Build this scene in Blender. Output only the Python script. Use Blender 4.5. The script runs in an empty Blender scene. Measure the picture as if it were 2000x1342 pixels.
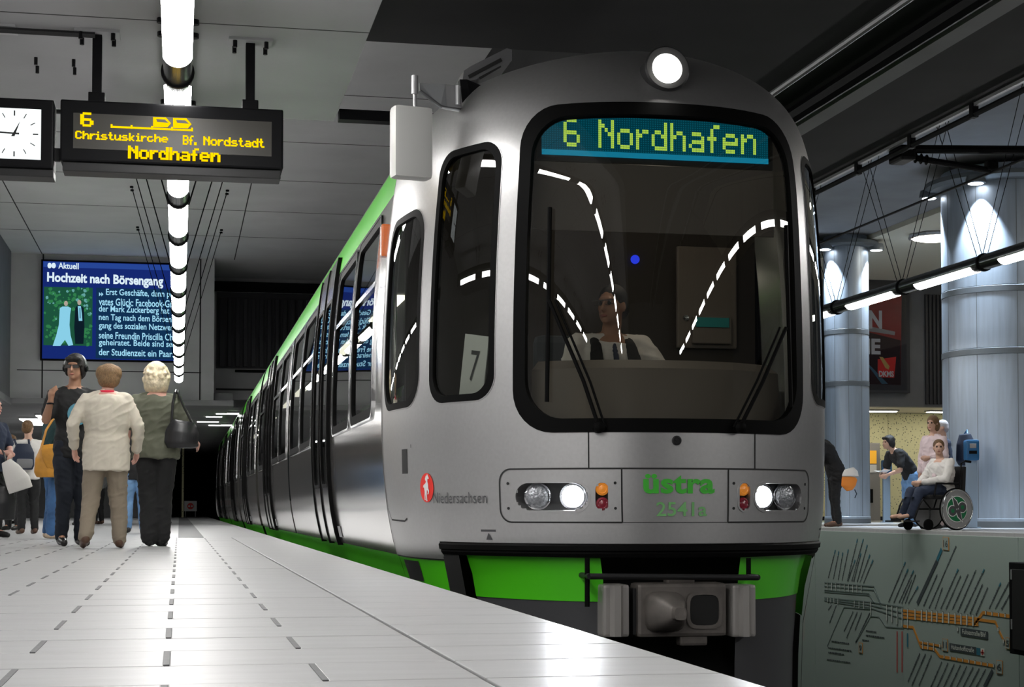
import bpy, bmesh, math, random
from mathutils import Vector, Matrix
from bisect import bisect_right

random.seed(7)
scn = bpy.context.scene
col = scn.collection

# ------------------------------------------------------------------ camera
F_PX, CAM_H, VX, HY, PPY = 3200.0, 0.36, 350.0, 993.0, 885.0
PITCH = math.atan((HY - PPY) / F_PX)
YAW = math.atan((1000 - VX) / F_PX * math.cos(PITCH))
cam_data = bpy.data.cameras.new('camera')
cam_data.sensor_width = 36.0
cam_data.lens = F_PX / 2000.0 * 36.0
cam_data.shift_y = (PPY - 671.0) / 2000.0
cam_data.clip_start = 0.02
cam_data.clip_end = 400
cam = bpy.data.objects.new('camera', cam_data)
cam.location = (0, 0, CAM_H)
cam.rotation_euler = (math.pi / 2 + PITCH, 0, -YAW)
col.objects.link(cam)
scn.camera = cam

# ------------------------------------------------------------------ world, exposure
world = bpy.data.worlds.new('station_air')
scn.world = world
world.use_nodes = True
world.node_tree.nodes['Background'].inputs[0].default_value = (0.60, 0.64, 0.70, 1)
world.node_tree.nodes['Background'].inputs[1].default_value = 0.03
scn.view_settings.view_transform = 'Standard'
scn.view_settings.look = 'None'
scn.view_settings.exposure = 0.0
scn.view_settings.gamma = 1.0
scn.view_settings.use_curve_mapping = False
LENS_POWER = 46.0          # radiance of the fluorescent lenses


def ray(px, py):
    xc = (px - 1000) / F_PX
    zc = (PPY - py) / F_PX
    y = math.cos(PITCH) - zc * math.sin(PITCH)
    z = math.sin(PITCH) + zc * math.cos(PITCH)
    return Vector((xc * math.cos(YAW) + y * math.sin(YAW), -xc * math.sin(YAW) + y * math.cos(YAW), z))


O_CAM = Vector((0, 0, CAM_H))


def on_x(px, py, x):
    r = ray(px, py)
    return O_CAM + r * (x / r.x)


def on_y(px, py, y):
    r = ray(px, py)
    return O_CAM + r * (y / r.y)


def on_z(px, py, z):
    r = ray(px, py)
    return O_CAM + r * ((z - CAM_H) / r.z)


def at(px, zc, z=0.0):
    """ground position seen in image column px at depth zc"""
    xc = (px - 1000) / F_PX * zc
    return Vector((xc * math.cos(YAW) + zc * math.sin(YAW), -xc * math.sin(YAW) + zc * math.cos(YAW), z))


# ------------------------------------------------------------------ materials
M = {}


def mat(name, color, rough=0.5, metal=0.0, spec=0.5, emit=None, power=0.0, bump=0.0, bscale=40.0, vary=0.0, vscale=3.0,
        coat=0.0, stretch=None):
    m = bpy.data.materials.new(name)
    m.use_nodes = True
    nt = m.node_tree
    b = nt.nodes['Principled BSDF']
    c = (color[0], color[1], color[2], 1)
    b.inputs['Base Color'].default_value = c
    b.inputs['Roughness'].default_value = rough
    b.inputs['Metallic'].default_value = metal
    b.inputs['Specular IOR Level'].default_value = spec
    if coat:
        b.inputs['Coat Weight'].default_value = coat
        b.inputs['Coat Roughness'].default_value = 0.08
    if emit:
        b.inputs['Emission Color'].default_value = (emit[0], emit[1], emit[2], 1)
        b.inputs['Emission Strength'].default_value = power
    if bump or vary:
        tc = nt.nodes.new('ShaderNodeTexCoord')
        mp = nt.nodes.new('ShaderNodeMapping')
        nt.links.new(tc.outputs['Object'], mp.inputs[0])
        if stretch:
            mp.inputs['Scale'].default_value = stretch
    if vary:
        n = nt.nodes.new('ShaderNodeTexNoise')
        n.inputs['Scale'].default_value = vscale
        n.inputs['Detail'].default_value = 5
        nt.links.new(mp.outputs[0], n.inputs['Vector'])
        r = nt.nodes.new('ShaderNodeValToRGB')
        r.color_ramp.elements[0].position = 0.3
        r.color_ramp.elements[1].position = 0.7
        r.color_ramp.elements[0].color = (color[0] * (1 - vary), color[1] * (1 - vary), color[2] * (1 - vary), 1)
        r.color_ramp.elements[1].color = (min(1, color[0] * (1 + vary)), min(1, color[1] * (1 + vary)), min(1, color[2] * (1 + vary)), 1)
        nt.links.new(n.outputs['Fac'], r.inputs[0])
        nt.links.new(r.outputs[0], b.inputs['Base Color'])
    if bump:
        n2 = nt.nodes.new('ShaderNodeTexNoise')
        n2.inputs['Scale'].default_value = bscale
        n2.inputs['Detail'].default_value = 4
        nt.links.new(mp.outputs[0], n2.inputs['Vector'])
        bp = nt.nodes.new('ShaderNodeBump')
        bp.inputs['Strength'].default_value = bump
        bp.inputs['Distance'].default_value = 0.01
        nt.links.new(n2.outputs['Fac'], bp.inputs['Height'])
        nt.links.new(bp.outputs[0], b.inputs['Normal'])
    M[name] = m
    return m


def glass(name, tint, refl=1.0, rough=0.0):
    m = bpy.data.materials.new(name)
    m.use_nodes = True
    nt = m.node_tree
    for n in list(nt.nodes):
        nt.nodes.remove(n)
    out = nt.nodes.new('ShaderNodeOutputMaterial')
    mix = nt.nodes.new('ShaderNodeMixShader')
    tr = nt.nodes.new('ShaderNodeBsdfTransparent')
    tr.inputs[0].default_value = (*tint, 1)
    gl = nt.nodes.new('ShaderNodeBsdfGlossy')
    gl.inputs['Roughness'].default_value = rough
    gl.inputs['Color'].default_value = (refl, refl, refl, 1)
    lw = nt.nodes.new('ShaderNodeLayerWeight')      # Schlick reflectance from the facing angle
    pw = nt.nodes.new('ShaderNodeMath')
    pw.operation = 'POWER'
    pw.inputs[1].default_value = 5.0
    ml = nt.nodes.new('ShaderNodeMath')
    ml.operation = 'MULTIPLY_ADD'
    ml.inputs[1].default_value = 0.94
    ml.inputs[2].default_value = 0.06
    lw.inputs[0].default_value = 0.5
    nt.links.new(lw.outputs['Facing'], pw.inputs[0])
    nt.links.new(pw.outputs[0], ml.inputs[0])
    nt.links.new(ml.outputs[0], mix.inputs[0])
    nt.links.new(tr.outputs[0], mix.inputs[1])
    nt.links.new(gl.outputs[0], mix.inputs[2])
    nt.links.new(mix.outputs[0], out.inputs[0])
    M[name] = m
    return m


def emis(name, color, power):
    m = bpy.data.materials.new(name)
    m.use_nodes = True
    nt = m.node_tree
    for n in list(nt.nodes):
        nt.nodes.remove(n)
    out = nt.nodes.new('ShaderNodeOutputMaterial')
    e = nt.nodes.new('ShaderNodeEmission')
    e.inputs[0].default_value = (*color, 1)
    e.inputs[1].default_value = power
    nt.links.new(e.outputs[0], out.inputs[0])
    M[name] = m
    return m


mat('tile', (0.43, 0.43, 0.435), rough=0.38, bump=0.10, bscale=9, vary=0.07, vscale=2.2, stretch=(1, 6, 1))
mat('tile_edge', (0.48, 0.48, 0.485), rough=0.36, bump=0.10, bscale=9, vary=0.06, vscale=2.2, stretch=(1, 6, 1))
mat('grout', (0.06, 0.06, 0.062), rough=0.8)
mat('dark_paving', (0.13, 0.13, 0.135), rough=0.55, vary=0.15, vscale=30)
mat('concrete', (0.30, 0.30, 0.305), rough=0.75, bump=0.2, bscale=12, vary=0.10, vscale=1.2)
mat('ceiling_high_paint', (0.80, 0.80, 0.805), rough=0.8, bump=0.15, bscale=18, vary=0.06, vscale=0.9)
mat('ceiling_paint', (0.29, 0.29, 0.295), rough=0.8, bump=0.15, bscale=18, vary=0.08, vscale=0.9)
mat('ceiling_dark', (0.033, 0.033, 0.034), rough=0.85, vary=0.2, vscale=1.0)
mat('ceiling_cream', (0.78, 0.73, 0.60), rough=0.8)
mat('wall_panel', (0.62, 0.62, 0.625), rough=0.55, vary=0.08, vscale=1.5)
mat('wall_panel_dark', (0.17, 0.17, 0.175), rough=0.6, vary=0.1, vscale=2)
mat('rib_metal', (0.055, 0.055, 0.06), rough=0.5, metal=0.3)
mat('black_metal', (0.005, 0.005, 0.006), rough=0.5, spec=0.12)
mat('dark_metal', (0.03, 0.03, 0.031), rough=0.45, metal=0.3, spec=0.3)
mat('grey_metal', (0.32, 0.33, 0.34), rough=0.35, metal=0.7)
mat('galv', (0.42, 0.42, 0.43), rough=0.45, metal=0.6)
mat('housing', (0.16, 0.17, 0.17), rough=0.22, metal=0.75)
mat('near_black', (0.008, 0.008, 0.008), rough=0.95, spec=0.1)  # even near-black for the track bed and tunnel walls
mat('rail_steel', (0.25, 0.23, 0.21), rough=0.3, metal=1.0)
mat('column_metal', (0.46, 0.53, 0.62), rough=0.42, metal=0.35, vary=0.08, vscale=2.5, stretch=(6, 6, 0.5))
mat('band_metal', (0.20, 0.22, 0.24), rough=0.5, metal=0.4)
emis('lens', (1.0, 0.985, 0.96), LENS_POWER)
emis('spot_lens', (0.88, 0.94, 1.0), 14.0)
emis('warm_lens', (1.0, 0.93, 0.78), 16.0)
# speckled yellow stone
m = mat('speckle', (0.5, 0.48, 0.28), rough=0.7)
nt = m.node_tree
tc = nt.nodes.new('ShaderNodeTexCoord')
vo = nt.nodes.new('ShaderNodeTexVoronoi')
vo.inputs['Scale'].default_value = 16
rp = nt.nodes.new('ShaderNodeValToRGB')
rp.color_ramp.elements[0].color = (0.16, 0.17, 0.10, 1)
rp.color_ramp.elements[0].position = 0.17
rp.color_ramp.elements[1].color = (0.80, 0.77, 0.47, 1)
rp.color_ramp.elements[1].position = 0.28
nt.links.new(tc.outputs['Object'], vo.inputs['Vector'])
nt.links.new(vo.outputs['Distance'], rp.inputs[0])
nt.links.new(rp.outputs[0], m.node_tree.nodes['Principled BSDF'].inputs['Base Color'])
# tram
mat('silver', (0.56, 0.555, 0.555), rough=0.36, metal=0.86, spec=0.5, bump=0.0, vary=0.03, vscale=50)
mat('side_steel', (0.74, 0.72, 0.70), rough=0.13, metal=0.92, bump=0.05, bscale=1.6)
mat('roof_grey', (0.16, 0.16, 0.165), rough=0.5, metal=0.4)
mat('tram_green', (0.09, 0.66, 0.015), rough=0.32, coat=0.3)
mat('letter_green', (0.07, 0.55, 0.05), rough=0.4)
mat('letter_green_pale', (0.22, 0.55, 0.20), rough=0.45)
mat('letter_dark', (0.07, 0.07, 0.075), rough=0.5)
mat('rubber', (0.004, 0.004, 0.004), rough=0.55, spec=0.06)
mat('seam', (0.02, 0.02, 0.02), rough=0.7)
mat('skirt_dark', (0.055, 0.055, 0.06), rough=0.5)
mat('under_black', (0.008, 0.008, 0.008), rough=0.7)
mat('chrome', (0.75, 0.75, 0.76), rough=0.12, metal=1.0)
mat('coupler_grey', (0.20, 0.18, 0.165), rough=0.5, metal=0.5, vary=0.25, vscale=9)
mat('buffer_grey', (0.42, 0.40, 0.38), rough=0.4, metal=0.4)
mat('amber', (0.75, 0.26, 0.03), rough=0.25, coat=0.5, emit=(1.0, 0.35, 0.05), power=0.25)
mat('orange_lens', (0.60, 0.13, 0.02), rough=0.25, coat=0.5)
mat('red_lens', (0.30, 0.03, 0.05), rough=0.2, coat=0.5)
mat('red_bright', (0.75, 0.02, 0.03), rough=0.3, emit=(1, 0.02, 0.02), power=0.15)
mat('logo_red', (0.85, 0.03, 0.02), rough=0.4)
mat('white_paint', (0.82, 0.82, 0.82), rough=0.45)
mat('mirror_housing', (0.62, 0.62, 0.60), rough=0.35)
mat('cab_panel', (0.19, 0.165, 0.145), rough=0.6)
mat('cab_dark', (0.035, 0.03, 0.026), rough=0.7)
mat('blind', (0.17, 0.15, 0.14), rough=0.8)
mat('teal', (0.02, 0.32, 0.33), rough=0.5)
mat('seat_fabric', (0.05, 0.06, 0.07), rough=0.9)
mat('inner_wall', (0.30, 0.31, 0.27), rough=0.6)
glass('screen_glass', (0.62, 0.62, 0.58), 1.0)
glass('side_glass', (0.50, 0.52, 0.48), 1.0)
glass('lamp_glass', (0.9, 0.9, 0.92), 1.0, 0.02)
emis('head_on', (0.93, 0.97, 1.0), 520.0)
emis('roof_lamp_on', (1.0, 0.97, 0.90), 70.0)
mat('head_off', (0.55, 0.57, 0.58), rough=0.16, metal=0.7, bump=0.6, bscale=70)
emis('led_yellowgreen', (0.62, 0.95, 0.10), 1.15)
emis('led_teal', (0.0, 0.055, 0.085), 1.0)
emis('led_teal_bright', (0.01, 0.28, 0.48), 1.0)
emis('led_amber', (1.0, 0.62, 0.0), 1.25)
mat('led_panel', (0.045, 0.042, 0.035), rough=0.4)
emis('clock_white', (0.93, 1.0, 1.0), 1.15)
emis('saloon_light', (1.0, 0.95, 0.82), 5.0)
emis('inlet_light', (1.0, 1.0, 0.98), 9.0)
emis('blue_lamp', (0.03, 0.06, 1.0), 1.2)


# ------------------------------------------------------------------ object helpers
def tag(o, label=None, cat=None, group=None, kind=None):
    if label:
        o['label'] = label
    if cat:
        o['category'] = cat
    if group:
        o['group'] = group
    if kind:
        o['kind'] = kind
    return o


def thing(name, label, cat, loc=(0, 0, 0), rotz=0.0, group=None):
    o = bpy.data.objects.new(name, None)
    o.empty_display_size = 0.1
    o.location = loc
    o.rotation_euler = (0, 0, rotz)
    col.objects.link(o)
    return tag(o, label, cat, group)


def link_mesh(name, me, material, parent=None, smooth=False):
    o = bpy.data.objects.new(name, me)
    col.objects.link(o)
    if material is not None and len(me.materials) == 0:
        me.materials.append(M[material] if isinstance(material, str) else material)
    if smooth:
        me.polygons.foreach_set('use_smooth', [True] * len(me.polygons))
        if smooth is not True:
            me.set_sharp_from_angle(angle=smooth)
    if parent is not None:
        o.parent = parent
    return o


class MB:
    """collects shapes for one mesh object"""

    def __init__(s):
        s.v = []
        s.f = []

    def add(s, vs, fs):
        n = len(s.v)
        s.v += [tuple(p) for p in vs]
        s.f += [tuple(i + n for i in f) for f in fs]
        return s

    def box(s, x0, x1, y0, y1, z0, z1, mtx=None):
        vs = [(x, y, z) for z in (z0, z1) for (x, y) in ((x0, y0), (x1, y0), (x1, y1), (x0, y1))]
        if mtx is not None:
            vs = [mtx @ Vector(p) for p in vs]
        return s.add(vs, [(3, 2, 1, 0), (4, 5, 6, 7), (0, 1, 5, 4), (1, 2, 6, 5), (2, 3, 7, 6), (3, 0, 4, 7)])

    def bbox(s, x0, x1, y0, y1, z0, z1, b=0.01, mtx=None):
        """box with chamfered edges"""
        bm = bmesh.new()
        bmesh.ops.create_cube(bm, size=1)
        for v in bm.verts:
            v.co = Vector((x0 + (v.co.x + .5) * (x1 - x0), y0 + (v.co.y + .5) * (y1 - y0), z0 + (v.co.z + .5) * (z1 - z0)))
        bmesh.ops.bevel(bm, geom=bm.edges[:], offset=b, segments=2, profile=0.6, affect='EDGES')
        bm.verts.index_update()
        vs = [mtx @ v.co if mtx is not None else v.co for v in bm.verts]
        s.add(vs, [[v.index for v in f.verts] for f in bm.faces])
        bm.free()
        return s

    def tube(s, path, r, n=8, caps=True, r2=None):
        path = [Vector(p) for p in path]
        rings = []
        up = None
        for i, p in enumerate(path):
            d = (path[min(i + 1, len(path) - 1)] - path[max(i - 1, 0)]).normalized()
            if up is None:
                up = d.orthogonal().normalized()
            else:
                up = (up - d * up.dot(d))
                up = up.normalized() if up.length > 1e-6 else d.orthogonal().normalized()
            w = d.cross(up)
            rr = r if r2 is None else r + (r2 - r) * i / (len(path) - 1)
            rings.append([p + (up * math.cos(a) + w * math.sin(a)) * rr for a in [2 * math.pi * k / n for k in range(n)]])
        vs = [q for ring in rings for q in ring]
        fs = []
        for i in range(len(rings) - 1):
            for k in range(n):
                a, b = i * n + k, i * n + (k + 1) % n
                fs.append((a, b, b + n, a + n))
        if caps:
            fs.append(tuple(range(n - 1, -1, -1)))
            fs.append(tuple((len(rings) - 1) * n + k for k in range(n)))
        return s.add(vs, fs)

    def lathe(s, prof, n=24, mtx=None):
        """prof = [(radius, height)] about local z"""
        vs, fs = [], []
        for r, h in prof:
            for k in range(n):
                a = 2 * math.pi * k / n
                vs.append(Vector((r * math.cos(a), r * math.sin(a), h)))
        for i in range(len(prof) - 1):
            for k in range(n):
                a, b = i * n + k, i * n + (k + 1) % n
                fs.append((a, b, b + n, a + n))
        fs.append(tuple(range(n - 1, -1, -1)))
        fs.append(tuple((len(prof) - 1) * n + k for k in range(n)))
        if mtx is not None:
            vs = [mtx @ p for p in vs]
        return s.add(vs, fs)

    def prism(s, pts, d):
        """closed polygon pts (3-D) extruded by vector d"""
        d = Vector(d)
        n = len(pts)
        vs = [Vector(p) for p in pts] + [Vector(p) + d for p in pts]
        fs = [tuple(range(n - 1, -1, -1)), tuple(range(n, 2 * n))]
        for k in range(n):
            fs.append((k, (k + 1) % n, (k + 1) % n + n, k + n))
        return s.add(vs, fs)

    def strip(s, pts, width, nrm, depth=0.004):
        """flat ribbon along pts lying in the plane with normal nrm"""
        pts = [Vector(p) for p in pts]
        nrm = Vector(nrm)
        for a, b in zip(pts[:-1], pts[1:]):
            w = nrm.cross(b - a).normalized() * width / 2
            s.prism([a - w, b - w, b + w, a + w], nrm * depth)
        return s

    def build(s, name, material, parent=None, smooth=False):
        me = bpy.data.meshes.new(name)
        me.from_pydata([tuple(p) for p in s.v], [], s.f)
        bm = bmesh.new()
        bm.from_mesh(me)
        bmesh.ops.recalc_face_normals(bm, faces=bm.faces[:])
        bm.to_mesh(me)
        bm.free()
        me.update()
        return link_mesh(name, me, material, parent, smooth)


def copy_tree(o, parent=None):
    c = o.copy()
    col.objects.link(c)
    c.parent = parent
    for ch in o.children:
        copy_tree(ch, c)
    return c


# a side scene in which modifiers and lettering are turned into meshes
work = bpy.data.scenes.new('workbench')
scrap = []
_tcache = {}


def text_geo(body, size=1.0, bold=0.0, spacing=1.0):
    """vertices and faces of a line of lettering in the xy plane"""
    key = (body, bold, spacing)
    if key not in _tcache:
        cu = bpy.data.curves.new('t', 'FONT')
        cu.body = body
        cu.size = 1.0
        cu.offset = bold
        cu.space_character = spacing
        cu.resolution_u = 3
        ob = bpy.data.objects.new('t', cu)
        work.collection.objects.link(ob)
        work.view_layers[0].update()
        me = bpy.data.meshes.new_from_object(ob.evaluated_get(work.view_layers[0].depsgraph))
        vs = [v.co.copy() for v in me.vertices]
        fs = [tuple(p.vertices) for p in me.polygons]
        work.collection.objects.unlink(ob)
        scrap.append(ob)
        _tcache[key] = (vs, fs)
    vs, fs = _tcache[key]
    return [v * size for v in vs], fs


def text_obj(name, body, material, parent, fn, width=None, height=None, bold=0.0, spacing=1.0):
    """lettering scaled to width x height (either may be None); fn maps (x, y) to 3-D"""
    vs, fs = text_geo(body, 1.0, bold, spacing)
    x0, x1 = min(v.x for v in vs), max(v.x for v in vs)
    y0, y1 = min(v.y for v in vs), max(v.y for v in vs)
    sx = width / (x1 - x0) if width else None
    sy = height / (y1 - y0) if height else None
    sx = sx or sy
    sy = sy or sx
    me = bpy.data.meshes.new(name)
    me.from_pydata([tuple(fn((v.x - x0) * sx, (v.y - y0) * sy)) for v in vs], [], fs)
    me.update()
    return link_mesh(name, me, material, parent)


GL = {
    'N': '10001 11001 10101 10011 10001 10001 10001', '6': '01110 10000 10000 11110 10001 10001 01110',
    'o': '00000 00000 01110 10001 10001 10001 01110', 'r': '0000 0000 1011 1100 1000 1000 1000',
    'd': '00001 00001 01101 10011 10001 10001 01111', 'h': '10000 10000 10110 11001 10001 10001 10001',
    'a': '00000 00000 01110 00001 01111 10001 01111', 'f': '0011 0100 0100 1110 0100 0100 0100',
    'e': '00000 00000 01110 10001 11111 10000 01110', 'n': '00000 00000 10110 11001 10001 10001 10001',
    'C': '01110 10001 10000 10000 10000 10001 01110', 'i': '010 000 110 010 010 010 111',
    's': '00000 00000 01110 10000 01110 00001 11110', 't': '0100 0100 1110 0100 0100 0100 0011',
    'u': '00000 00000 10001 10001 10001 10011 01101', 'k': '10000 10000 10010 10100 11000 10100 10010',
    'c': '00000 00000 01110 10000 10000 10001 01110', 'B': '11110 10001 10001 11110 10001 10001 11110',
    '.': '00 00 00 00 00 11 11', ' ': '000 000 000 000 000 000 000'}


def dots(body):
    """lit cells (column, row) of a 7-row dot-matrix line and its width"""
    x, cells = 0, []
    for ch in body:
        rows = GL[ch].split()
        for r, row in enumerate(rows):
            for c, b in enumerate(row):
                if b == '1':
                    cells.append((x + c, 6 - r))
        x += len(rows[0]) + 1
    return cells, x - 1


# ------------------------------------------------------------------ platform
EDGE_X = 1.17
ROW, TW_ = 0.405, 0.66
fl = MB()
fl.box(-9, EDGE_X, -12, 75, -0.30, -0.018)
floor = tag(fl.build('floor', 'grout'), 'pale grey slab paved station platform', kind='structure')
# slabs in running bond, then the continuous edge course
def slab(w, name, material):
    g = 0.006
    return MB().bbox(-w / 2 + g, w / 2 - g, -ROW / 2 + g, ROW / 2 - g, -0.03, 0.0, 0.003)


tm = slab(TW_, 'tile', 'tile').build('tile', 'tile', floor)
te = slab(EDGE_X - 0.635, 'edge_slab', 'tile_edge').build('edge_slab', 'tile_edge', floor)
tm.hide_render = False
first_t, first_e = True, True
Y_FIRST = 1.815 - 0.0
n_rows = 46
for r in range(n_rows):
    yc = Y_FIRST + r * ROW + ROW / 2
    off = 0.0 if r % 2 else TW_ / 2
    # joints: odd rows at x = -0.03 + k*0.66, even rows half a slab over
    xr = 0.635
    edges = [xr]
    x = -0.027 + off
    while x > xr - 0.05:
        x -= TW_
    while x + TW_ < xr - 0.05:
        x += TW_
    xs = []
    while x > -3.2:
        xs.append(x)
        x -= TW_
    bounds = [xr] + xs
    for a, b in zip(bounds[1:], bounds[:-1]):
        w = b - a
        if abs(w - TW_) < 0.02:
            if first_t:
                o, first_t = tm, False
            else:
                o = tm.copy()
                col.objects.link(o)
        else:
            o = slab(w, 'tile', 'tile').build('tile', 'tile', floor)
        o.parent = floor
        o.location = ((a + b) / 2, yc, random.uniform(-0.0006, 0.0006))
        if (r % 2 == 0) == (off > 0) and a < 0.6:
            pass
    if first_e:
        o, first_e = te, False
    else:
        o = te.copy()
        col.objects.link(o)
    o.parent = floor
    o.location = ((0.635 + EDGE_X) / 2, yc, 0)
# dark drainage inserts in the butt joints
ins = MB().box(-0.007, 0.007, -ROW / 2 + 0.02, ROW / 2 - 0.02, -0.02, 0.0012).build('joint_insert', 'dark_paving', floor)
k = 0
for r in range(n_rows):
    yc = Y_FIRST + r * ROW + ROW / 2
    off = 0.0 if r % 2 else TW_ / 2
    for j in range(-4, 2):
        x = -0.027 + off + j * TW_
        if -2.6 < x < 0.6:
            if k == 0:
                o = ins
            else:
                o = ins.copy()
                col.objects.link(o)
                o.parent = floor
            o.location = (x, yc, 0)
            k += 1
yA = Y_FIRST
yB = Y_FIRST + n_rows * ROW
rest = MB()
rest.box(-9, -3.2 - 0.4, yA, yB, -0.03, 0.0)
rest.box(-9, EDGE_X, yB + 0.006, 75, -0.03, -0.001)
rest.box(-9, EDGE_X, -12, yA - 0.006, -0.03, 0.0)
rest.box(-3.7, -2.55, yA, yB, -0.03, -0.0015)
rest.build('paving', 'tile', floor)
MB().box(-0.01, 0.30, 20.6, 70, -0.02, 0.004).build('dark_paving_strip', 'dark_paving', floor)
tag(MB().box(0.9, EDGE_X - 0.02, -12, 75, -2.8, -0.31).build('wall_platform', 'concrete'), kind='structure')
# track bed, rails
tag(MB().box(EDGE_X, 10.2, -12, 110, -2.9, -2.65).build('floor_track', 'near_black'), kind='structure')
bed = tag(MB().box(1.3, 4.7, -12, 110, -2.65, -1.08).build('track_slab', 'near_black'), kind='structure')
for x in (2.6 - 0.74, 2.6 + 0.74):
    MB().box(x - 0.035, x + 0.035, -12, 110, -1.079, -0.93).build('rail', 'rail_steel', bed)

# ------------------------------------------------------------------ ceilings and walls
Z1, Z2 = 3.40, 5.95
Y_STEP, Y_END = 12.8, 37.2
ce = tag(MB().box(-9, EDGE_X, -12, Y_STEP, Z1, Z1 + 2.7).build('ceiling', 'ceiling_paint'), kind='structure')
# panel joints of the low ceiling, recessed lines
jb = MB()
for y in (2.6, 5.2, 7.8, 10.35):
    jb.box(-9, EDGE_X, y, y + 0.012, Z1 - 0.002, Z1 + 0.01)
for x in (-4.4, -1.6):
    jb.box(x, x + 0.012, -12, Y_STEP, Z1 - 0.002, Z1 + 0.01)
jb.build('ceiling_joint', 'seam', ce)
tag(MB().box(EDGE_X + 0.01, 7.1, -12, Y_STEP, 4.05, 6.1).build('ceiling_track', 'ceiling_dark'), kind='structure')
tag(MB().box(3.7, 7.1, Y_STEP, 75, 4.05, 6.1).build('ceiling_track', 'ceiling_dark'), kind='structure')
ch = tag(MB().box(-9, 3.69, Y_STEP + 0.01, Y_END + 4, Z2, Z2 + 0.3).build('ceiling_high', 'ceiling_high_paint'), kind='structure')
jb = MB()
for y in (16, 19, 22, 25, 28, 31, 34):
    jb.box(-9, 3.6, y, y + 0.02, Z2 - 0.003, Z2 + 0.01)
for x in (-3.0, 1.17):
    jb.box(x, x + 0.02, Y_STEP + .02, Y_END, Z2 - 0.003, Z2 + 0.01)
jb.build('ceiling_joint', 'seam', ch)
tag(MB().box(-2.9, 0.9, 23.6, 23.66, Z2 - 0.05, Z2 - 0.001).build('trim_1', 'dark_metal'), kind='structure')
tag(MB().box(7.11, 13.9, -12, Y_END, 6.0, 6.25).build('ceiling_right', 'concrete'), kind='structure')
tag(MB().box(13.91, 24, -12, Y_END, 5.9, 6.25).build('ceiling_right', 'ceiling_cream'), kind='structure')
# dark steel beam over the track at the ceiling step
tag(MB().box(1.19, 4.6, 12.55, 12.67, 3.36, 3.44).build('cross_beam', 'black_metal'),
    'black steel beam crossing over the tram below the ceiling', 'beam')

# end bulkhead over the left platform with seams
zb = 2.76
we = tag(MB().box(-9, 0.74, Y_END, Y_END + 0.3, zb, Z2).build('wall_end', 'wall_panel'), kind='structure')
sb = MB()
for z in (3.38,):
    sb.box(-3.5, 0.66, Y_END - 0.006, Y_END, z, z + 0.02)
for x in (-2.98, 0.42):
    sb.box(x, x + 0.03, Y_END - 0.006, Y_END, zb, Z2)
sb.build('panel_joint', 'seam', we)
MB().box(0.46, 0.74, Y_END - 0.06, Y_END - 0.001, zb, Z2).build('corner_post', 'wall_panel', we)
# soffit and low ceiling behind the bulkhead
tag(MB().box(-9, 1.17, Y_END + 0.3, 75, zb, zb + 0.2).build('ceiling_low', 'ceiling_paint'), kind='structure')
tag(MB().box(-9, 1.17, Y_END - 0.25, Y_END + 0.3, zb - 0.12, zb - 0.001).build('trim_2', 'concrete'), kind='structure')
# longitudinal fascia on the left
wl = tag(MB().box(-3.95, -3.62, 20.0, Y_END - 0.26, 2.72, Z2).build('wall_left', 'wall_panel_dark'), kind='structure')
for y in (33.2, 29.0, 24.8):
    MB().box(-3.63, -3.59, y, y + 1.0, 2.95, 5.7).build('pilaster', 'galv', wl)
MB().box(-3.66, -3.58, 20.0, Y_END - 0.3, 2.60, 2.74).build('lower_rail', 'concrete', wl)
tag(MB().box(-9.2, -9, -12, 75, -0.3, Z2).build('wall_far_left', 'wall_panel_dark'), kind='structure')
tag(MB().box(-9, 24, -12.3, -12, -2.2, Z2).build('wall_back', 'wall_panel_dark'), kind='structure')
# ribbed bulkhead over the track
wt = tag(MB().box(0.76, 7.1, 40.2, 40.5, 3.0, Z2).build('wall_track', 'wall_panel'), kind='structure')
MB().box(0.78, 7.0, 40.05, 40.2, 5.62, 5.85).build('head_beam', 'black_metal', wt)
MB().box(0.85, 7.0, 40.16, 40.2, 3.75, 5.6).build('backing', 'rib_metal', wt)
rb = MB().bbox(-0.055, 0.055, -0.10, 0.0, 3.78, 5.45, 0.02).build('rib', 'rib_metal', wt)
for i in range(25):
    o = rb if i == 0 else rb.copy()
    if i:
        col.objects.link(o)
        o.parent = wt
    o.location = (0.98 + i * 0.19, 40.15, 0)
MB().box(0.85, 5, 40.12, 40.2, 3.22, 3.26).build('panel_joint', 'seam', wt)
tag(MB().box(0.76, 7.1, 40.5, 75, 2.82, 3.0).build('ceiling_low_track', 'ceiling_paint'), kind='structure')
tag(MB().box(-9, 10, 75, 75.4, -2.2, 6).build('wall_tunnel', 'near_black'), kind='structure')
tag(MB().box(4.75, 5.0, 42.0, 75, -2.2, 2.82).build('wall_tunnel_side', 'near_black'), kind='structure')
# pipe bracket on the track bulkhead
o = thing('pipe_bracket', 'black pipe bracket fixed under the ribbed panel over the track', 'bracket', (1.6, 40.0, 3.1))
MB().tube([(-0.3, 0.05, 0.58), (2.4, 0.05, 0.58)], 0.035).build('upper_pipe', 'black_metal', o)
MB().tube([(0.55, 0.05, 0.6), (0.55, 0.05, 0.12)], 0.05).build('stem', 'black_metal', o)
MB().tube([(0.25, 0.05, 0.26), (1.6, 0.05, 0.18)], 0.04).tube([(0.55, 0.05, 0.1), (1.7, 0.05, 0.06)], 0.04).build('lower_pipe', 'black_metal', o)
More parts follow.
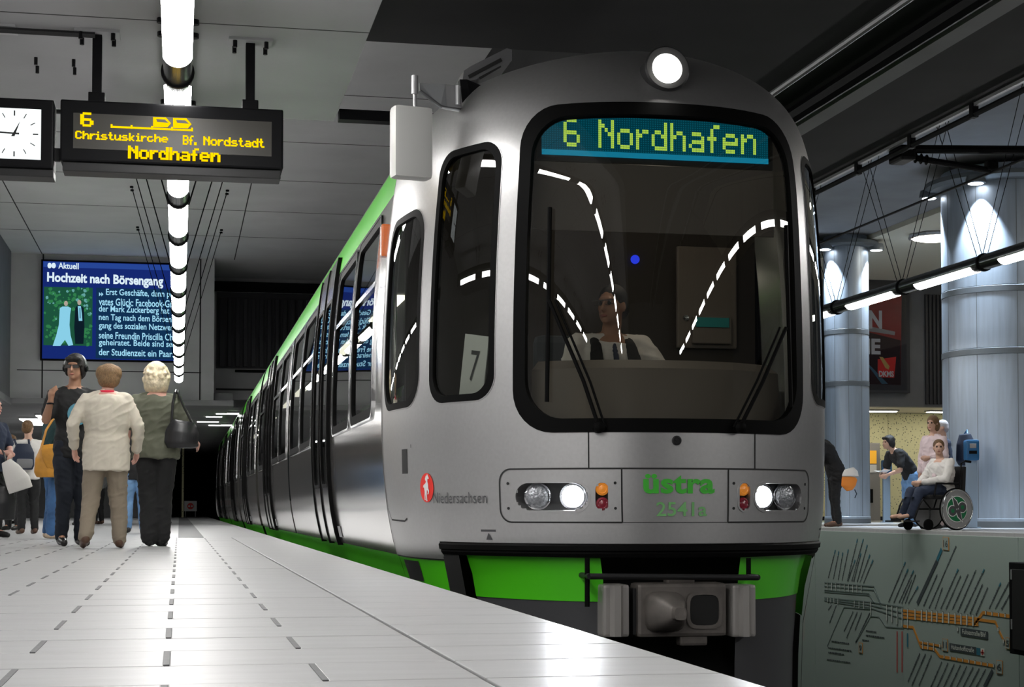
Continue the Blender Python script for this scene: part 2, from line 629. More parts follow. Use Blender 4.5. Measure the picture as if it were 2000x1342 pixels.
# row of lamps under the low ceiling over the track
for i, (px, py, w) in enumerate([(445, 805, 0.62), (418, 811, 0.45), (406, 821, 0.62), (432, 828, 0.75)]):
    p = on_z(px, py, 2.80)
    o = thing('ceiling_lamp', 'bright bar lamp under the low ceiling at the tunnel mouth', 'lamp', (p.x, p.y, 2.82), group='bar lamps at the tunnel mouth')
    MB().box(-w / 2, w / 2, -0.12, 0.12, -0.05, 0).build('tray', 'galv', o)
    MB().box(-w / 2 + .02, w / 2 - .02, -0.10, 0.10, -0.075, -0.05).build('lens', 'inlet_light', o)
for (px, py) in ((80, 835), (95, 822), (62, 828)):
    p = on_z(px, py, 2.6)
    o = thing('ceiling_lamp', 'bright square lamp under the soffit above the waiting crowd', 'lamp', (p.x, p.y, 2.76), group='square lamps above the crowd')
    MB().box(-0.3, 0.3, -0.6, 0.6, -0.05, 0).build('tray', 'galv', o)
    MB().box(-0.27, 0.27, -0.57, 0.57, -0.075, -0.05).build('lens', 'inlet_light', o)
tag(MB().box(-9, -0.35, 70.0, 70.3, -0.3, 2.76).build('wall_far', 'wall_panel'), kind='structure')
for y in (41.5, 47.5, 53.5, 60.0):  # lamps added to light the far floor beyond the bulkhead
    for x in (-2.6, -5.6):
        o = thing('ceiling_lamp', 'square lamp added under the low ceiling to light the platform beyond', 'lamp', (x, y, 2.76), group='added lamps under the low ceiling')
        MB().box(-0.3, 0.3, -0.6, 0.6, -0.05, 0).build('tray', 'galv', o)
        MB().box(-0.27, 0.27, -0.57, 0.57, -0.075, -0.05).build('lens', 'inlet_light', o)
# end of platform barrier sign
p = on_z(356, 1009, 0)
o = thing('end_post', 'thin yellowish post at the end of the platform', 'post', (p.x, 66, 0))
MB().bbox(-0.04, 0.04, -0.04, 0.04, 0, 3.4, 0.01).build('post', 'speckle', o)
MB().lathe([(0.06, 3.4), (0.07, 3.44), (0.05, 3.5), (0.01, 3.51)], 10).build('cap', 'white_paint', o)
p = on_y(372, 989, 68)
o = thing('no_entry_sign', 'white board with red round no-entry mark at platform end', 'sign', (p.x, 68, 0.0))
MB().box(-0.25, 0.25, -0.02, 0.02, 0.24, 0.66).build('board', 'white_paint', o)
MB().tube([(-0.2, 0.03, 0), (-0.2, 0.03, 0.3)], 0.02).tube([(0.2, 0.03, 0), (0.2, 0.03, 0.3)], 0.02).build('leg', 'galv', o)
MB().lathe([(0.13, 0), (0.13, 0.012)], 20, Matrix.Translation((0, -0.02, 0.45)) @ Matrix.Rotation(math.pi / 2, 4, 'X')).build('red_disc', 'logo_red', o)
MB().box(-0.09, -0.02, -0.042, -0.03, 0.42, 0.48).box(0.02, 0.09, -0.042, -0.03, 0.42, 0.48).build('mark', 'white_paint', o)

# ------------------------------------------------------------------ light strips
PER, LIT = 2.08, 1.43


def make_luminaire(label, group, ztop, half, wires=True):
    o = thing('strip_light', label, 'light', (0, 0, 0), group=group)
    MB().tube([(0, -0.3, 0), (0, -0.3 + PER, 0)], 0.088, 16).build('housing', 'housing', o, 0.6)
    # lens: lower shell slightly proud of the tube
    b = MB()
    n = 12
    vs, fs = [], []
    for y in (0, LIT):
        for k in range(n + 1):
            a = math.pi + 0.40 + (math.pi - 0.80) * k / n
            vs.append((0.093 * math.cos(a), y, 0.093 * math.sin(a)))
    for k in range(n):
        fs.append((k, k + 1, n + 2 + k, n + 1 + k))
    fs.append(tuple(range(n, -1, -1)))
    fs.append(tuple(range(n + 1, 2 * n + 2)))
    b.add(vs, fs).build('lens', 'lens', o, 0.6)
    MB().lathe([(0.088, 0), (0.103, 0.004), (0.103, 0.035), (0.088, 0.04)], 20,
               Matrix.Translation((0, -0.17, 0)) @ Matrix.Rotation(math.pi / 2, 4, 'X')).build('coupling_ring', 'black_metal', o, 0.6)
    if wires:
        for dx in (-half, half):
            for dy in (0.0, 0.3):
                MB().tube([(dx * 0.04, -0.2 + dy * .4, 0.085), (dx, -0.2 + dy, ztop)], 0.0045, 5).build('suspension_wire', 'black_metal', o)
                MB().lathe([(0.03, ztop - 0.03), (0.03, ztop)], 8, Matrix.Translation((dx, -0.2 + dy, 0))).build('ceiling_anchor', 'black_metal', o)
    return o


ZS = 3.07
labA = 'tubular strip light hung on long slanting wires from the high ceiling'
s_far = make_luminaire(labA, 'strip lights on long wires', Z2 - ZS, 0.82)
s_near = make_luminaire('tubular strip light hung close under the low ceiling on short wires', 'strip lights under the low ceiling', Z1 - ZS, 0.10)
s_bare = make_luminaire('tubular strip light coupled between two wire-hung ones in the high hall', 'strip lights coupled between the wire-hung ones', 1, 1, False)
used = set()
for k in range(-10, 12):
    y = 10.5 + PER * k
    src = s_near if y < Y_STEP else (s_far if k % 2 else s_bare)
    o = copy_tree(src) if src.name in used else src
    used.add(src.name)
    o.location = (-0.027, y, ZS)
ZS2 = 3.10
s_r = make_luminaire('dark tubular strip light hung in front of the round columns', 'strip lights in front of the columns', 6.0 - ZS2, 0.85)
p = on_z(1662, 592, ZS2)
XS2 = p.x
for i, k in enumerate(range(-14, 5)):
    o = s_r if i == 0 else copy_tree(s_r)
    o.location = (XS2, p.y - LIT + PER * k, ZS2)
# far-left strip, over the other edge of the island platform
s_l = make_luminaire('tubular strip light hung over the far side of the platform', 'strip lights over the far platform side', Z1 - ZS, 0.1)
for i, k in enumerate(range(-8, 1)):
    o = s_l if i == 0 else copy_tree(s_l)
    o.location = (-5.6, 10.5 + PER * k, ZS)
s_l_added = make_luminaire('unseen strip light added beyond the left fascia wall to brighten the hall', 'added strip lights beyond the left fascia wall', Z2 - ZS, 0.82)
for i, k in enumerate(range(2, 12)):  # unseen run added to brighten the high ceiling and bulkhead
    o = s_l_added if i == 0 else copy_tree(s_l_added)
    o.location = (-5.6, 10.5 + PER * k, ZS)

# ------------------------------------------------------------------ hanging indicator and clock
YS = 10.6
tl, br = on_y(118, 193, YS), on_y(553, 358, YS)
cx, wz = (tl.x + br.x) / 2, (br.x - tl.x)
z0, z1 = br.z + 0.03, tl.z
sg = thing('train_indicator', 'hanging black dot-matrix board announcing line 6 to Nordhafen', 'display board', (cx, YS, z0))
H_ = z1 - z0
MB().bbox(-wz / 2, wz / 2, 0, 0.22, 0.06, H_, 0.012).build('housing', 'black_metal', sg)
MB().bbox(-wz / 2 + 0.015, wz / 2 - 0.015, 0.02, 0.2, -0.0, 0.058, 0.006).build('lower_rail', 'dark_metal', sg)
fx0, fx1, fz0, fz1 = -wz / 2 + 0.08, wz / 2 - 0.075, 0.14, H_ - 0.085
MB().box(fx0, fx1, -0.004, 0.01, fz0, fz1).build('display_face', 'led_panel', sg)
for px in (188, 490):
    x = on_y(px, 150, YS).x - cx
    MB().bbox(x - 0.03, x + 0.03, 0.08, 0.14, H_ + 0.05, Z1 - z0 - 0.015, 0.005).build('hanger_post', 'black_metal', sg)
    MB().bbox(x - 0.052, x + 0.052, 0.06, 0.16, H_ - 0.005, H_ + 0.07, 0.006).build('post_shoe', 'black_metal', sg)
    MB().box(x - 0.14, x + 0.14, 0.01, 0.21, Z1 - z0 - 0.016, Z1 - z0).build('mounting_plate', 'concrete', sg)
    for dx in (-0.1, 0.1):
        for dy in (0.04, 0.18):
            MB().lathe([(0.014, -0.045), (0.014, 0), (0.006, 0.0)], 8, Matrix.Translation((x + dx, dy, Z1 - z0 - 0.016))).build('bolt', 'black_metal', sg)
MB().tube([(on_y(184, 150, YS).x, YS + 0.05, Z1 - 0.03), (on_y(-90, 150, YS).x, YS + 0.05, Z1 - 0.03)], 0.02).build('conduit', 'dark_metal', ce)


def led_line(name, body, px0, py_top, px1, py_bot, parent, material, cell=0.93, thick=1.0, rep=1):
    """dot-matrix lettering between two picture corners on the board"""
    a, b = on_y(px0, py_top, YS), on_y(px1, py_bot, YS)
    cells, n = dots(body)
    sx, sz = (b.x - a.x) / n, (a.z - b.z) / 7
    m_ = MB()
    for c, r in cells:
        x, z = a.x - cx + c * sx, b.z - z0 + r * sz
        m_.box(x, x + sx * cell * thick, -0.008, -0.0042, z, z + sz * cell)
    return m_.build(name, material, parent)


led_line('line_number', '6', 157, 220, 180, 248, sg, 'led_amber', 1.1, 1.45)
led_line('stop_name', 'Christuskirche', 147, 256, 327, 279, sg, 'led_amber', 1.2, 1.3)
led_line('stop_name', 'Bf.', 357, 265, 383, 284, sg, 'led_amber', 1.2, 1.3)
led_line('stop_name', 'Nordstadt', 397, 267, 515, 289, sg, 'led_amber', 1.2, 1.3)
led_line('destination', 'Nordhafen', 250, 285, 428, 317, sg, 'led_amber', 1.12, 1.5)
ic = MB()


def bpt(px, py, y=-0.008):
    q = on_y(px, py, YS)
    return Vector((q.x - cx, y, q.z - z0))


nrm = (0, 1, 0)
ic.strip([bpt(217, 248), bpt(376, 255)], 0.012, nrm, 0.004)
for px in (218, 257, 297, 336, 375):
    t = (px - 217) / 159 * 7
    ic.strip([bpt(px, 243 + t * 1.0), bpt(px, 250 + t)], 0.012, nrm, 0.004)
for (x0, x1) in ((299, 334), (338, 374)):
    t = (x0 - 217) / 159 * 7 - 3.4
    ic.prism([bpt(x0, 229 + t), bpt(x1 - 10, 229.5 + t), bpt(x1, 241 + t), bpt(x1 - 7, 249 + t), bpt(x0, 248 + t)], (0, 0.004, 0))
ic.build('train_symbol', 'led_amber', sg)
for (x0, x1) in ((299, 334), (338, 374)):
    t = (x0 - 217) / 159 * 7 - 3.4
    MB().prism([bpt(x0 + 6, 233 + t, -0.011), bpt(x1 - 12, 234 + t, -0.011), bpt(x1 - 5, 240.5 + t, -0.011), bpt(x0 + 8, 238.5 + t, -0.011)], (0, 0.002, 0)).build('symbol_window', 'led_panel', sg)

# clock in its box beside the indicator
tl, br = on_y(-60, 187, YS), on_y(104, 345, YS)
ck = thing('platform_clock', 'hanging black box clock with lit white square face', 'clock', ((tl.x + br.x) / 2, YS, br.z))
w2, hz = (br.x - tl.x) / 2, tl.z - br.z
MB().bbox(-w2, w2, 0, 0.22, 0.05, hz, 0.012).build('housing', 'black_metal', ck)
MB().bbox(-w2 + 0.01, w2 - 0.0, 0.02, 0.2, 0.0, 0.048, 0.006).build('lower_rail', 'dark_metal', ck)


def cpt(px, py, y=-0.006):
    q = on_y(px, py, YS)
    return Vector((q.x - ck.location.x, y, q.z - ck.location.z))


cc = cpt(28, 261)
hw = cpt(80, 261).x - cc.x
MB().box(cc.x - hw, cc.x + hw, -0.004, 0.01, cc.z - hw * 0.99, cc.z + hw * 0.99).build('face', 'clock_white', ck)
for h in range(12):
    a = h * math.pi / 6
    d = Vector((math.sin(a), 0, math.cos(a)))
    w = 0.008 if h % 3 == 0 else 0.005
    MB().strip([cc + d * hw * 0.70, cc + d * hw * 0.90], w, (0, 1, 0), 0.002).build('hour_mark', 'dark_metal', ck)
hh = MB()
d = Vector((math.sin(0.42), 0, math.cos(0.42)))
hh.prism([cc + d * hw * 0.52, cc + d * -hw * 0.12 + Vector((0.010, 0, 0)), cc + d * -hw * 0.12 - Vector((0.010, 0, 0))], (0, -0.004, 0))
hh.build('hour_hand', 'dark_metal', ck)
MB().strip([cc + Vector((0.03, -0.006, -0.001)), cc + Vector((-hw * 0.8, -0.006, 0.004))], 0.010, (0, 1, 0), 0.002).build('minute_hand', 'dark_metal', ck)
x = -w2 * 0.5
MB().bbox(x - 0.03, x + 0.03, 0.08, 0.14, hz, Z1 - br.z - 0.015, 0.005).build('hanger_post', 'black_metal', ck)
MB().box(x - 0.14, x + 0.14, 0.01, 0.21, Z1 - br.z - 0.016, Z1 - br.z).build('mounting_plate', 'galv', ck)
MB().box(w2, w2 + 0.035, 0.09, 0.13, 0.12, 0.2).build('link_bracket', 'dark_metal', ck)
# loose ceiling bolts
for (px, py) in ((70, 112), (73, 129), (144, 116), (146, 132)):
    q = on_z(px, py, Z1)
    MB().lathe([(0.012, -0.05), (0.012, 0), (0.006, 0.0)], 8, Matrix.Translation((q.x, q.y, Z1))).build('anchor_bolt', 'black_metal', ce)

# ------------------------------------------------------------------ news screen on the bulkhead
YW = Y_END - 0.10
a, b = on_y(84, 510, YW), on_y(352, 705, YW)
sc = thing('news_screen', 'large blue news screen on the grey bulkhead wall', 'screen', ((a.x + b.x) / 2, YW, b.z))
W2, HS = (b.x - a.x) / 2, a.z - b.z
emis('scr_blue', (0.008, 0.022, 0.16), 1.0)
emis('scr_head', (0.02, 0.06, 0.30), 1.0)
emis('scr_dark', (0.006, 0.03, 0.085), 1.0)
emis('scr_text', (0.36, 0.72, 0.92), 1.0)
emis('scr_white', (0.72, 0.86, 0.95), 1.0)
emis('scr_green', (0.012, 0.085, 0.045), 1.0)
emis('scr_leaf', (0.03, 0.20, 0.07), 1.0)
emis('scr_leaf2', (0.12, 0.36, 0.34), 1.0)
emis('scr_gown', (0.25, 0.62, 0.80), 1.0)
emis('scr_suit', (0.004, 0.012, 0.02), 1.0)
emis('scr_skin', (0.42, 0.36, 0.30), 1.0)
MB().bbox(-W2 - 0.04, W2 + 0.04, 0, 0.095, -0.04, HS + 0.04, 0.01).build('casing', 'black_metal', sc)
MB().box(-W2, W2, -0.006, 0.002, 0, HS).build('screen_field', 'scr_blue', sc)


def spt(px, py, y=-0.012):
    q = on_y(px, py, YW)
    return Vector((q.x - sc.location.x, y, q.z - sc.location.z))


def quad(pxa, pya, pxb, pyb, name, material, y=-0.012):
    A, B = spt(pxa, pya, y), spt(pxb, pyb, y)
    return MB().box(A.x, B.x, y, y + 0.004, B.z, A.z).build(name, material, sc)


def stext(name, body, px, py_base, height_px, material, width_px=None, bold=0.02):
    A = spt(px, py_base, -0.02)
    B = spt(px + (width_px or 0), py_base - height_px, -0.02)
    slope = -0.010
    return text_obj(name, body, material, sc, lambda x, y: (A.x + x, A.y, A.z + y + slope * x), width=(B.x - A.x) if width_px else None,
                    height=B.z - A.z, bold=bold)


quad(85, 511, 351, 529, 'header_bar', 'scr_head')
quad(188, 562, 351, 703, 'text_panel', 'scr_dark')
stext('header_text', 'Aktuell', 114, 525, 11, 'scr_white', 40)
stext('headline', 'Hochzeit nach Börsengang', 92, 556, 18, 'scr_white', 227, 0.035)
lines = ['Erst Geschäfte, dann pri-', 'vates Glück: Facebook-Grün', 'der Mark Zuckerberg hat ei', 'nen Tag nach dem Börsen', 'gang des sozialen Netzwerks',
         'seine Freundin Priscilla Chan', 'geheiratet. Beide sind seit', 'der Studienzeit ein Paar.']
wid = [135, 158, 150, 142, 160, 168, 152, 146]
for i, (l, w) in enumerate(zip(lines, wid)):
    x = 207 if i == 0 else 193
    if i == 0:
        w = 138
    stext('news_line', l, x, 580 + i * 16.3, 12.5 if 'g' in l or 'p' in l else 10.5, 'scr_text', min(w, 350 - x), 0.015)
ar = MB()
for px in (193.5, 198):
    ar.prism([spt(px, 571, -0.02), spt(px + 4, 575, -0.02), spt(px, 579, -0.02)], (0, 0.003, 0))
ar.build('arrow_mark', 'scr_text', sc)
lg = MB()
for px in (97, 105):
    lg.add(*(lambda c: ([c + Vector((0.045 * math.cos(t), 0, 0.062 * math.sin(t))) for t in [k * math.pi / 8 for k in range(16)]], [tuple(range(16))]))(spt(px, 519, -0.02)))
lg.build('header_symbol', 'scr_white', sc)
# picture: couple in front of foliage
quad(86, 560, 180, 676, 'picture_field', 'scr_green')
rng = random.Random(3)
lf, lf2 = MB(), MB()
for k in range(170):
    px, py = rng.uniform(88, 177), rng.uniform(563, 673)
    if py > 610 and 112 < px < 165 and rng.random() < 0.8:
        continue
    c = spt(px, py, -0.016)
    r = rng.uniform(0.015, 0.05)
    pts = [c + Vector((r * rng.uniform(.6, 1.3) * math.cos(t), 0, r * rng.uniform(.6, 1.3) * math.sin(t))) for t in [j * math.pi / 3 for j in range(6)]]
    (lf2 if (rng.random() < 0.22 and py < 640) else lf).add(pts, [tuple(range(6))])
lf.build('picture_foliage', 'scr_leaf', sc)
lf2.build('picture_blossom', 'scr_leaf2', sc)


def flat(name, pts, material, y):
    MB().prism([spt(px, py, y) for px, py in pts], (0, 0.002, 0)).build(name, material, sc)


flat('picture_suit', [(147, 602), (152, 596), (158, 596), (164, 603), (165, 640), (163, 672), (147, 672), (145, 640)], 'scr_suit', -0.020)
flat('picture_shirt', [(152, 598), (158, 598), (160, 612), (161, 627), (154, 627)], 'scr_gown', -0.022)
flat('picture_tie', [(155.5, 602), (157, 602), (157.5, 622), (156, 622)], 'scr_suit', -0.024)
flat('picture_gown', [(117, 602), (122, 599), (133, 599), (139, 602), (137, 615), (136, 635), (138, 655), (143, 674), (134, 676), (127, 664), (118, 676), (103, 676), (110, 655), (115, 635)], 'scr_gown', -0.022)
for (px, py) in ((129, 593), (155, 591)):
    c = spt(px, py, -0.026)
    MB().prism([c + Vector((0.042 * math.cos(t), 0, 0.058 * math.sin(t))) for t in [j * math.pi / 6 for j in range(12)]], (0, 0.002, 0)).build('picture_face', 'scr_skin', sc)


# ------------------------------------------------------------------ tram
XC, YF, BN, NN = 2.6, 8.39, 1.9, 2.3
YB = YF + BN
PROF = [(-.60, 1.17), (-.3, 1.19), (-.1, 1.215), (0, 1.24), (.1, 1.28), (.2, 1.312), (.35, 1.335), (.6, 1.345), (.9, 1.35), (1.4, 1.345),
        (1.9, 1.32), (2.3, 1.28), (2.5, 1.248), (2.65, 1.20), (2.78, 1.11), (2.88, .97), (2.95, .75), (2.985, .46), (3.0, 0.0)]


def Wz(z):
    zs = [p[0] for p in PROF]
    if z <= zs[0]:
        return PROF[0][1]
    if z >= 3.0:
        return 0.0
    i = bisect_right(zs, z) - 1
    # smooth (catmull) interpolation
    p0, p1, p2, p3 = PROF[max(i - 1, 0)], PROF[i], PROF[i + 1], PROF[min(i + 2, len(PROF) - 1)]
    t = (z - p1[0]) / (p2[0] - p1[0])
    if z > 2.95:
        return p1[1] + (p2[1] - p1[1]) * t if z < 2.985 else 0.46 * math.sqrt(max(0, 1 - ((z - 2.985) / 0.015) ** 2))
    m1 = (p2[1] - p0[1]) / (p2[0] - p0[0]) * (p2[0] - p1[0])
    m2 = (p3[1] - p1[1]) / (p3[0] - p1[0]) * (p2[0] - p1[0])
    return ((2 * t ** 3 - 3 * t ** 2 + 1) * p1[1] + (t ** 3 - 2 * t ** 2 + t) * m1 + (-2 * t ** 3 + 3 * t ** 2) * p2[1] + (t ** 3 - t ** 2) * m2)


TUCK = [(-.6, .05), (-.3, .035), (-.1, .022), (0, .012), (.1, .022), (.2, .030), (.3, .028), (.45, .018), (.6, .008), (.8, .002), (.95, 0)]


def Wb(z):
    """half width of the straight body: the lower side curves in further than the cab"""
    w = Wz(z)
    for (a, ta), (b, tb) in zip(TUCK[:-1], TUCK[1:]):
        if a <= z < b:
            return w - (ta + (tb - ta) * (z - a) / (b - a))
    return w


def Lz(z):
    if z < 2.1:
        return 0.0
    t = min((z - 2.1) / 0.9, 1)
    return 0.75 * (1 - math.sqrt(max(0, 1 - t * t)))


# arc length table of the plan curve
_ph = [math.pi * k / 3000 for k in range(3001)]
_q = [0.0]
_prev = None
for a in _ph:
    c, s_ = math.cos(a), abs(math.sin(a))
    p = (-1.35 * math.copysign(abs(c) ** (2 / NN), c), YB - BN * s_ ** (2 / NN))
    if _prev:
        _q.append(_q[-1] + math.hypot(p[0] - _prev[0], p[1] - _prev[1]))
    _prev = p
QH = _q[-1] / 2
_q = [v - QH for v in _q]


def phi_of(q):
    if q <= _q[0]:
        return 0.0
    if q >= _q[-1]:
        return math.pi
    i = min(bisect_right(_q, q) - 1, 2999)
    t = (q - _q[i]) / (_q[i + 1] - _q[i])
    return _ph[i] + (_ph[i + 1] - _ph[i]) * t


def S0(q, z):
    a = phi_of(q)
    c, s_ = math.cos(a), max(0.0, math.sin(a))
    t = min(max((abs(q) - 2.0) / (QH - 2.0), 0), 1)
    w_ = Wz(z) + (Wb(z) - Wz(z)) * t * t * (3 - 2 * t)
    x = XC - w_ * math.copysign(abs(c) ** (2 / NN), c)
    y = YB - (BN - Lz(z)) * s_ ** (2 / NN)
    if q < -QH:
        y += -QH - q
    if q > QH:
        y += q - QH
    return Vector((x, y, z))


def Sn(q, z):
    e = 0.004
    n = (S0(q + e, z) - S0(q - e, z)).cross(S0(q, z + e) - S0(q, z - e))
    return n.normalized() if n.length > 1e-9 else Vector((0, 0, 1))


def S(q, z, off=0.0):
    p = S0(q, z)
    return p + Sn(q, z) * off if off else p


def in_rr(q, z, R):
    q0, q1, z0, z1, r = R
    if not (q0 < q < q1 and z0 < z < z1):
        return False
    cx_ = min(max(q, q0 + r), q1 - r)
    cz_ = min(max(z, z0 + r), z1 - r)
    return (q - cx_) ** 2 + (z - cz_) ** 2 <= r * r + 1e-9


def grow(R, d):
    return (R[0] - d, R[1] + d, R[2] - d, R[3] + d, max(R[4] + d, 0.005))


def rr_line(R, n=8, side=10):
    q0, q1, z0, z1, r = R
    pts = []
    for (cq, cz, a0) in ((q1 - r, z0 + r, -90), (q1 - r, z1 - r, 0), (q0 + r, z1 - r, 90), (q0 + r, z0 + r, 180)):
        for k in range(n + 1):
            a = math.radians(a0 + 90 * k / n)
            pts.append((cq + r * math.cos(a), cz + r * math.sin(a)))
    out = []
    for i, p in enumerate(pts):
        p2 = pts[(i + 1) % len(pts)]
        out.append(p)
        d = math.hypot(p2[0] - p[0], p2[1] - p[1])
        m_ = int(d / 0.08)
        for k in range(1, m_):
            out.append((p[0] + (p2[0] - p[0]) * k / m_, p[1] + (p2[1] - p[1]) * k / m_))
    return out


TRAM_LOC = Vector((XC, YF, -0.93))
tram = thing('tram', 'silver and green two-car tram with line 6 destination display', 'tram', TRAM_LOC)


def under(o, root=None):
    root = root or tram
    o.parent = root
    if root is tram:
        o.matrix_parent_inverse = Matrix.Translation(-TRAM_LOC)
    return o


def TP(mb, name, material, parent=None, smooth=False):
    return under(mb.build(name, material, None, smooth), parent)


def grid_patch(q0, q1, z0, z1, keep, off=0.0, step=0.02, surf=S):
    nq = max(1, round((q1 - q0) / step))
    nz = max(1, round((z1 - z0) / step))
    m_ = MB()
    idx = {}

    def vi(i, j):
        if (i, j) not in idx:
            idx[(i, j)] = len(m_.v)
            m_.v.append(tuple(surf(q0 + (q1 - q0) * i / nq, z0 + (z1 - z0) * j / nz, off)))
        return idx[(i, j)]

    for i in range(nq):
        for j in range(nz):
            if keep(q0 + (q1 - q0) * (i + .5) / nq, z0 + (z1 - z0) * (j + .5) / nz):
                m_.f.append((vi(i, j), vi(i + 1, j), vi(i + 1, j + 1), vi(i, j + 1)))
    return m_


def ring_band(Ro, Ri, off, depth=0.012, surf=S):
    """raised frame between two rounded rectangles, wrapped on the surface"""
    # same number of points on both outlines
    def outline(R, base):
        q0, q1, z0, z1, r = R
        Q0, Q1, Z0, Z1, RR = base
        pts = []
        for (q, z) in rr_line(base):
            pts.append((q0 + (q - Q0) / (Q1 - Q0) * (q1 - q0), z0 + (z - Z0) / (Z1 - Z0) * (z1 - z0)))
        return pts
    po, pi = outline(Ro, Ro), outline(Ri, Ro)
    n = len(po)
    m_ = MB()
    loops = [(po, -depth), (po, off), (pi, off), (pi, -depth - 0.02)]
    for pts, o_ in loops:
        m_.v += [tuple(surf(q, z, o_)) for q, z in pts]
    for l in range(3):
        for k in range(n):
            m_.f.append((l * n + k, l * n + (k + 1) % n, (l + 1) * n + (k + 1) % n, (l + 1) * n + k))
    return m_


WS = (-0.905, 0.905, 0.765, 2.56, 0.235)
WS_G = grow(WS, -0.075)
BIG = [(-1.60, -1.03, 0.955, 2.40, 0.14), (1.03, 1.60, 0.955, 2.40, 0.14)]
SML = [(-2.50, -1.735, 0.955, 2.13, 0.19), (1.735, 2.50, 0.955, 2.13, 0.19)]
HLB = [(-0.90, -0.475, 0.345, 0.50, 0.077), (0.475, 0.90, 0.345, 0.50, 0.077)]
HLS = [(-0.445, -0.365, 0.345, 0.50, 0.04), (0.365, 0.445, 0.345, 0.50, 0.04)]
holes = [grow(WS, -0.03)] + [grow(b, -0.02) for b in BIG + SML] + [grow(b, -0.004) for b in HLB + HLS]
Z_TOPGRID = 2.62


def keep_shell(q, z):
    if z < 0.17 and abs(q) < 1.56:
        return False
    return not any(in_rr(q, z, h) for h in holes)


m1 = grid_patch(-QH - 0.03, QH + 0.03, 0.07, Z_TOPGRID, keep_shell, 0.0, 0.017)
nq = 120
zz = [Z_TOPGRID + (3.0 - Z_TOPGRID) * math.sin(math.pi / 2 * k / 26) for k in range(27)]
base = len(m1.v)
for z in zz:
    for i in range(nq + 1):
        m1.v.append(tuple(S0(-QH - 0.03 + (2 * QH + 0.06) * i / nq, min(z, 2.9999))))
for j in range(26):
    for i in range(nq):
        a = base + j * (nq + 1) + i
        m1.f.append((a, a + 1, a + nq + 2, a + nq + 1))
shell = TP(m1, 'cab_shell', 'silver', smooth=True)
# windscreen
wsf = TP(ring_band(WS, WS_G, 0.006), 'windscreen_frame', 'rubber', smooth=0.7)
rg = grow(WS_G, 0.03)
TP(grid_patch(rg[0], rg[1], rg[2], rg[3], lambda q, z: in_rr(q, z, rg), -0.010, 0.03), 'windscreen', 'screen_glass', wsf, True)
for b in BIG + SML:
    g_ = grow(b, -0.04)
    f_ = TP(ring_band(b, g_, 0.005), 'cab_window_frame', 'rubber', smooth=0.7)
    rg2 = grow(g_, 0.02)
    TP(grid_patch(rg2[0], rg2[1], rg2[2], rg2[3], lambda q, z, r=rg2: in_rr(q, z, r), -0.008, 0.03), 'cab_window_pane', 'side_glass', f_, True)
    TP(ring_band(grow(b, 0.006), b, 0.003), 'frame_edge', 'silver', f_, 0.7)


def seam_line(pts, w=0.008, off=0.002, material='seam', name='body_seam'):
    m_ = MB()
    L_ = []
    for (a, b) in zip(pts[:-1], pts[1:]):
        d = math.hypot(b[0] - a[0], b[1] - a[1])
        n = max(1, int(d / 0.05))
        for k in range(n):
            L_.append((a[0] + (b[0] - a[0]) * k / n, a[1] + (b[1] - a[1]) * k / n))
    L_.append(pts[-1])
    for i, (q, z) in enumerate(L_):
        a, b = L_[max(i - 1, 0)], L_[min(i + 1, len(L_) - 1)]
        d = Vector((b[0] - a[0], b[1] - a[1])).normalized()
        n = Vector((-d.y, d.x)) * w / 2
        m_.v += [tuple(S(q - n.x, z - n.y, off)), tuple(S(q + n.x, z + n.y, off))]
        if i:
            k = len(m_.v)
            m_.f.append((k - 4, k - 2, k - 1, k - 3))
    return TP(m_, name, material)


for s_ in (-1, 1):
    seam_line([(s_ * 0.475, 0.765), (s_ * 0.475, 0.575)])
    seam_line([(s_ * QH, 0.07), (s_ * QH, 2.62)], 0.014)
    seam_line([(s_ * (QH - 0.03), 2.30), (s_ * (QH - 0.02), 0.5), (s_ * (QH - 0.05), 0.36), (s_ * (QH - 0.16), 0.29), (s_ * 2.02, 0.285), (s_ * 1.97, 0.30)], 0.010)
    # headlight panel outline
    o0, o1 = (-1.0, -0.30) if s_ < 0 else (0.30, 1.0)
    R = (o0, o1, 0.285, 0.572, 0.07)
    ln = rr_line(R)
    # square inner corners
    pts = [(q, z) for q, z in ln]
    pts = [(max(min(q, o1), o0), z) for q, z in pts]
    if s_ < 0:
        pts = [(q, z) if q < -0.40 else (-0.30, 0.285 if z < 0.43 else 0.572) for q, z in pts]
    else:
        pts = [(q, z) if q > 0.40 else (0.30, 0.285 if z < 0.43 else 0.572) for q, z in pts]
    seam_line(pts + [pts[0]], 0.009)
seam_line([(-0.30, 0.572), (0.30, 0.572)], 0.009)
seam_line([(-0.30, 0.285), (0.30, 0.285)], 0.004)
# panel screws
for s_ in (-1, 1):
    for q in (0.945, 0.335):
        for z in (0.36, 0.495):
            p, n = S(s_ * q, z), Sn(s_ * q, z)
            TP(MB().lathe([(0.008, 0), (0.008, 0.003)], 8, Matrix.Translation(p) @ n.to_track_quat('Z', 'Y').to_matrix().to_4x4()), 'panel_screw', 'dark_metal')
p, n = S(0, 0.722), Sn(0, 0.722)
TP(MB().lathe([(0.026, 0), (0.026, 0.006), (0.018, 0.008), (0.016, 0.004), (0.006, 0.004), (0.005, 0.010)], 20, Matrix.Translation(p) @ n.to_track_quat('Z', 'Y').to_matrix().to_4x4()), 'lock_knob', 'dark_metal')
# reference triangles above the bumper
for q, w in ((-1.10, 1.0), (1.36, 1.0)):
    seam_line([(q - 0.055, 0.238), (q + 0.055, 0.238)], 0.012, 0.0015, 'letter_dark', 'level_mark')
    m_ = MB()
    m_.v = [tuple(S(q + a, z, 0.002)) for a, z in ((-0.024, 0.188), (0.024, 0.188), (0, 0.226))]
    m_.f = [(0, 1, 2)]
    TP(m_, 'level_mark', 'letter_dark')

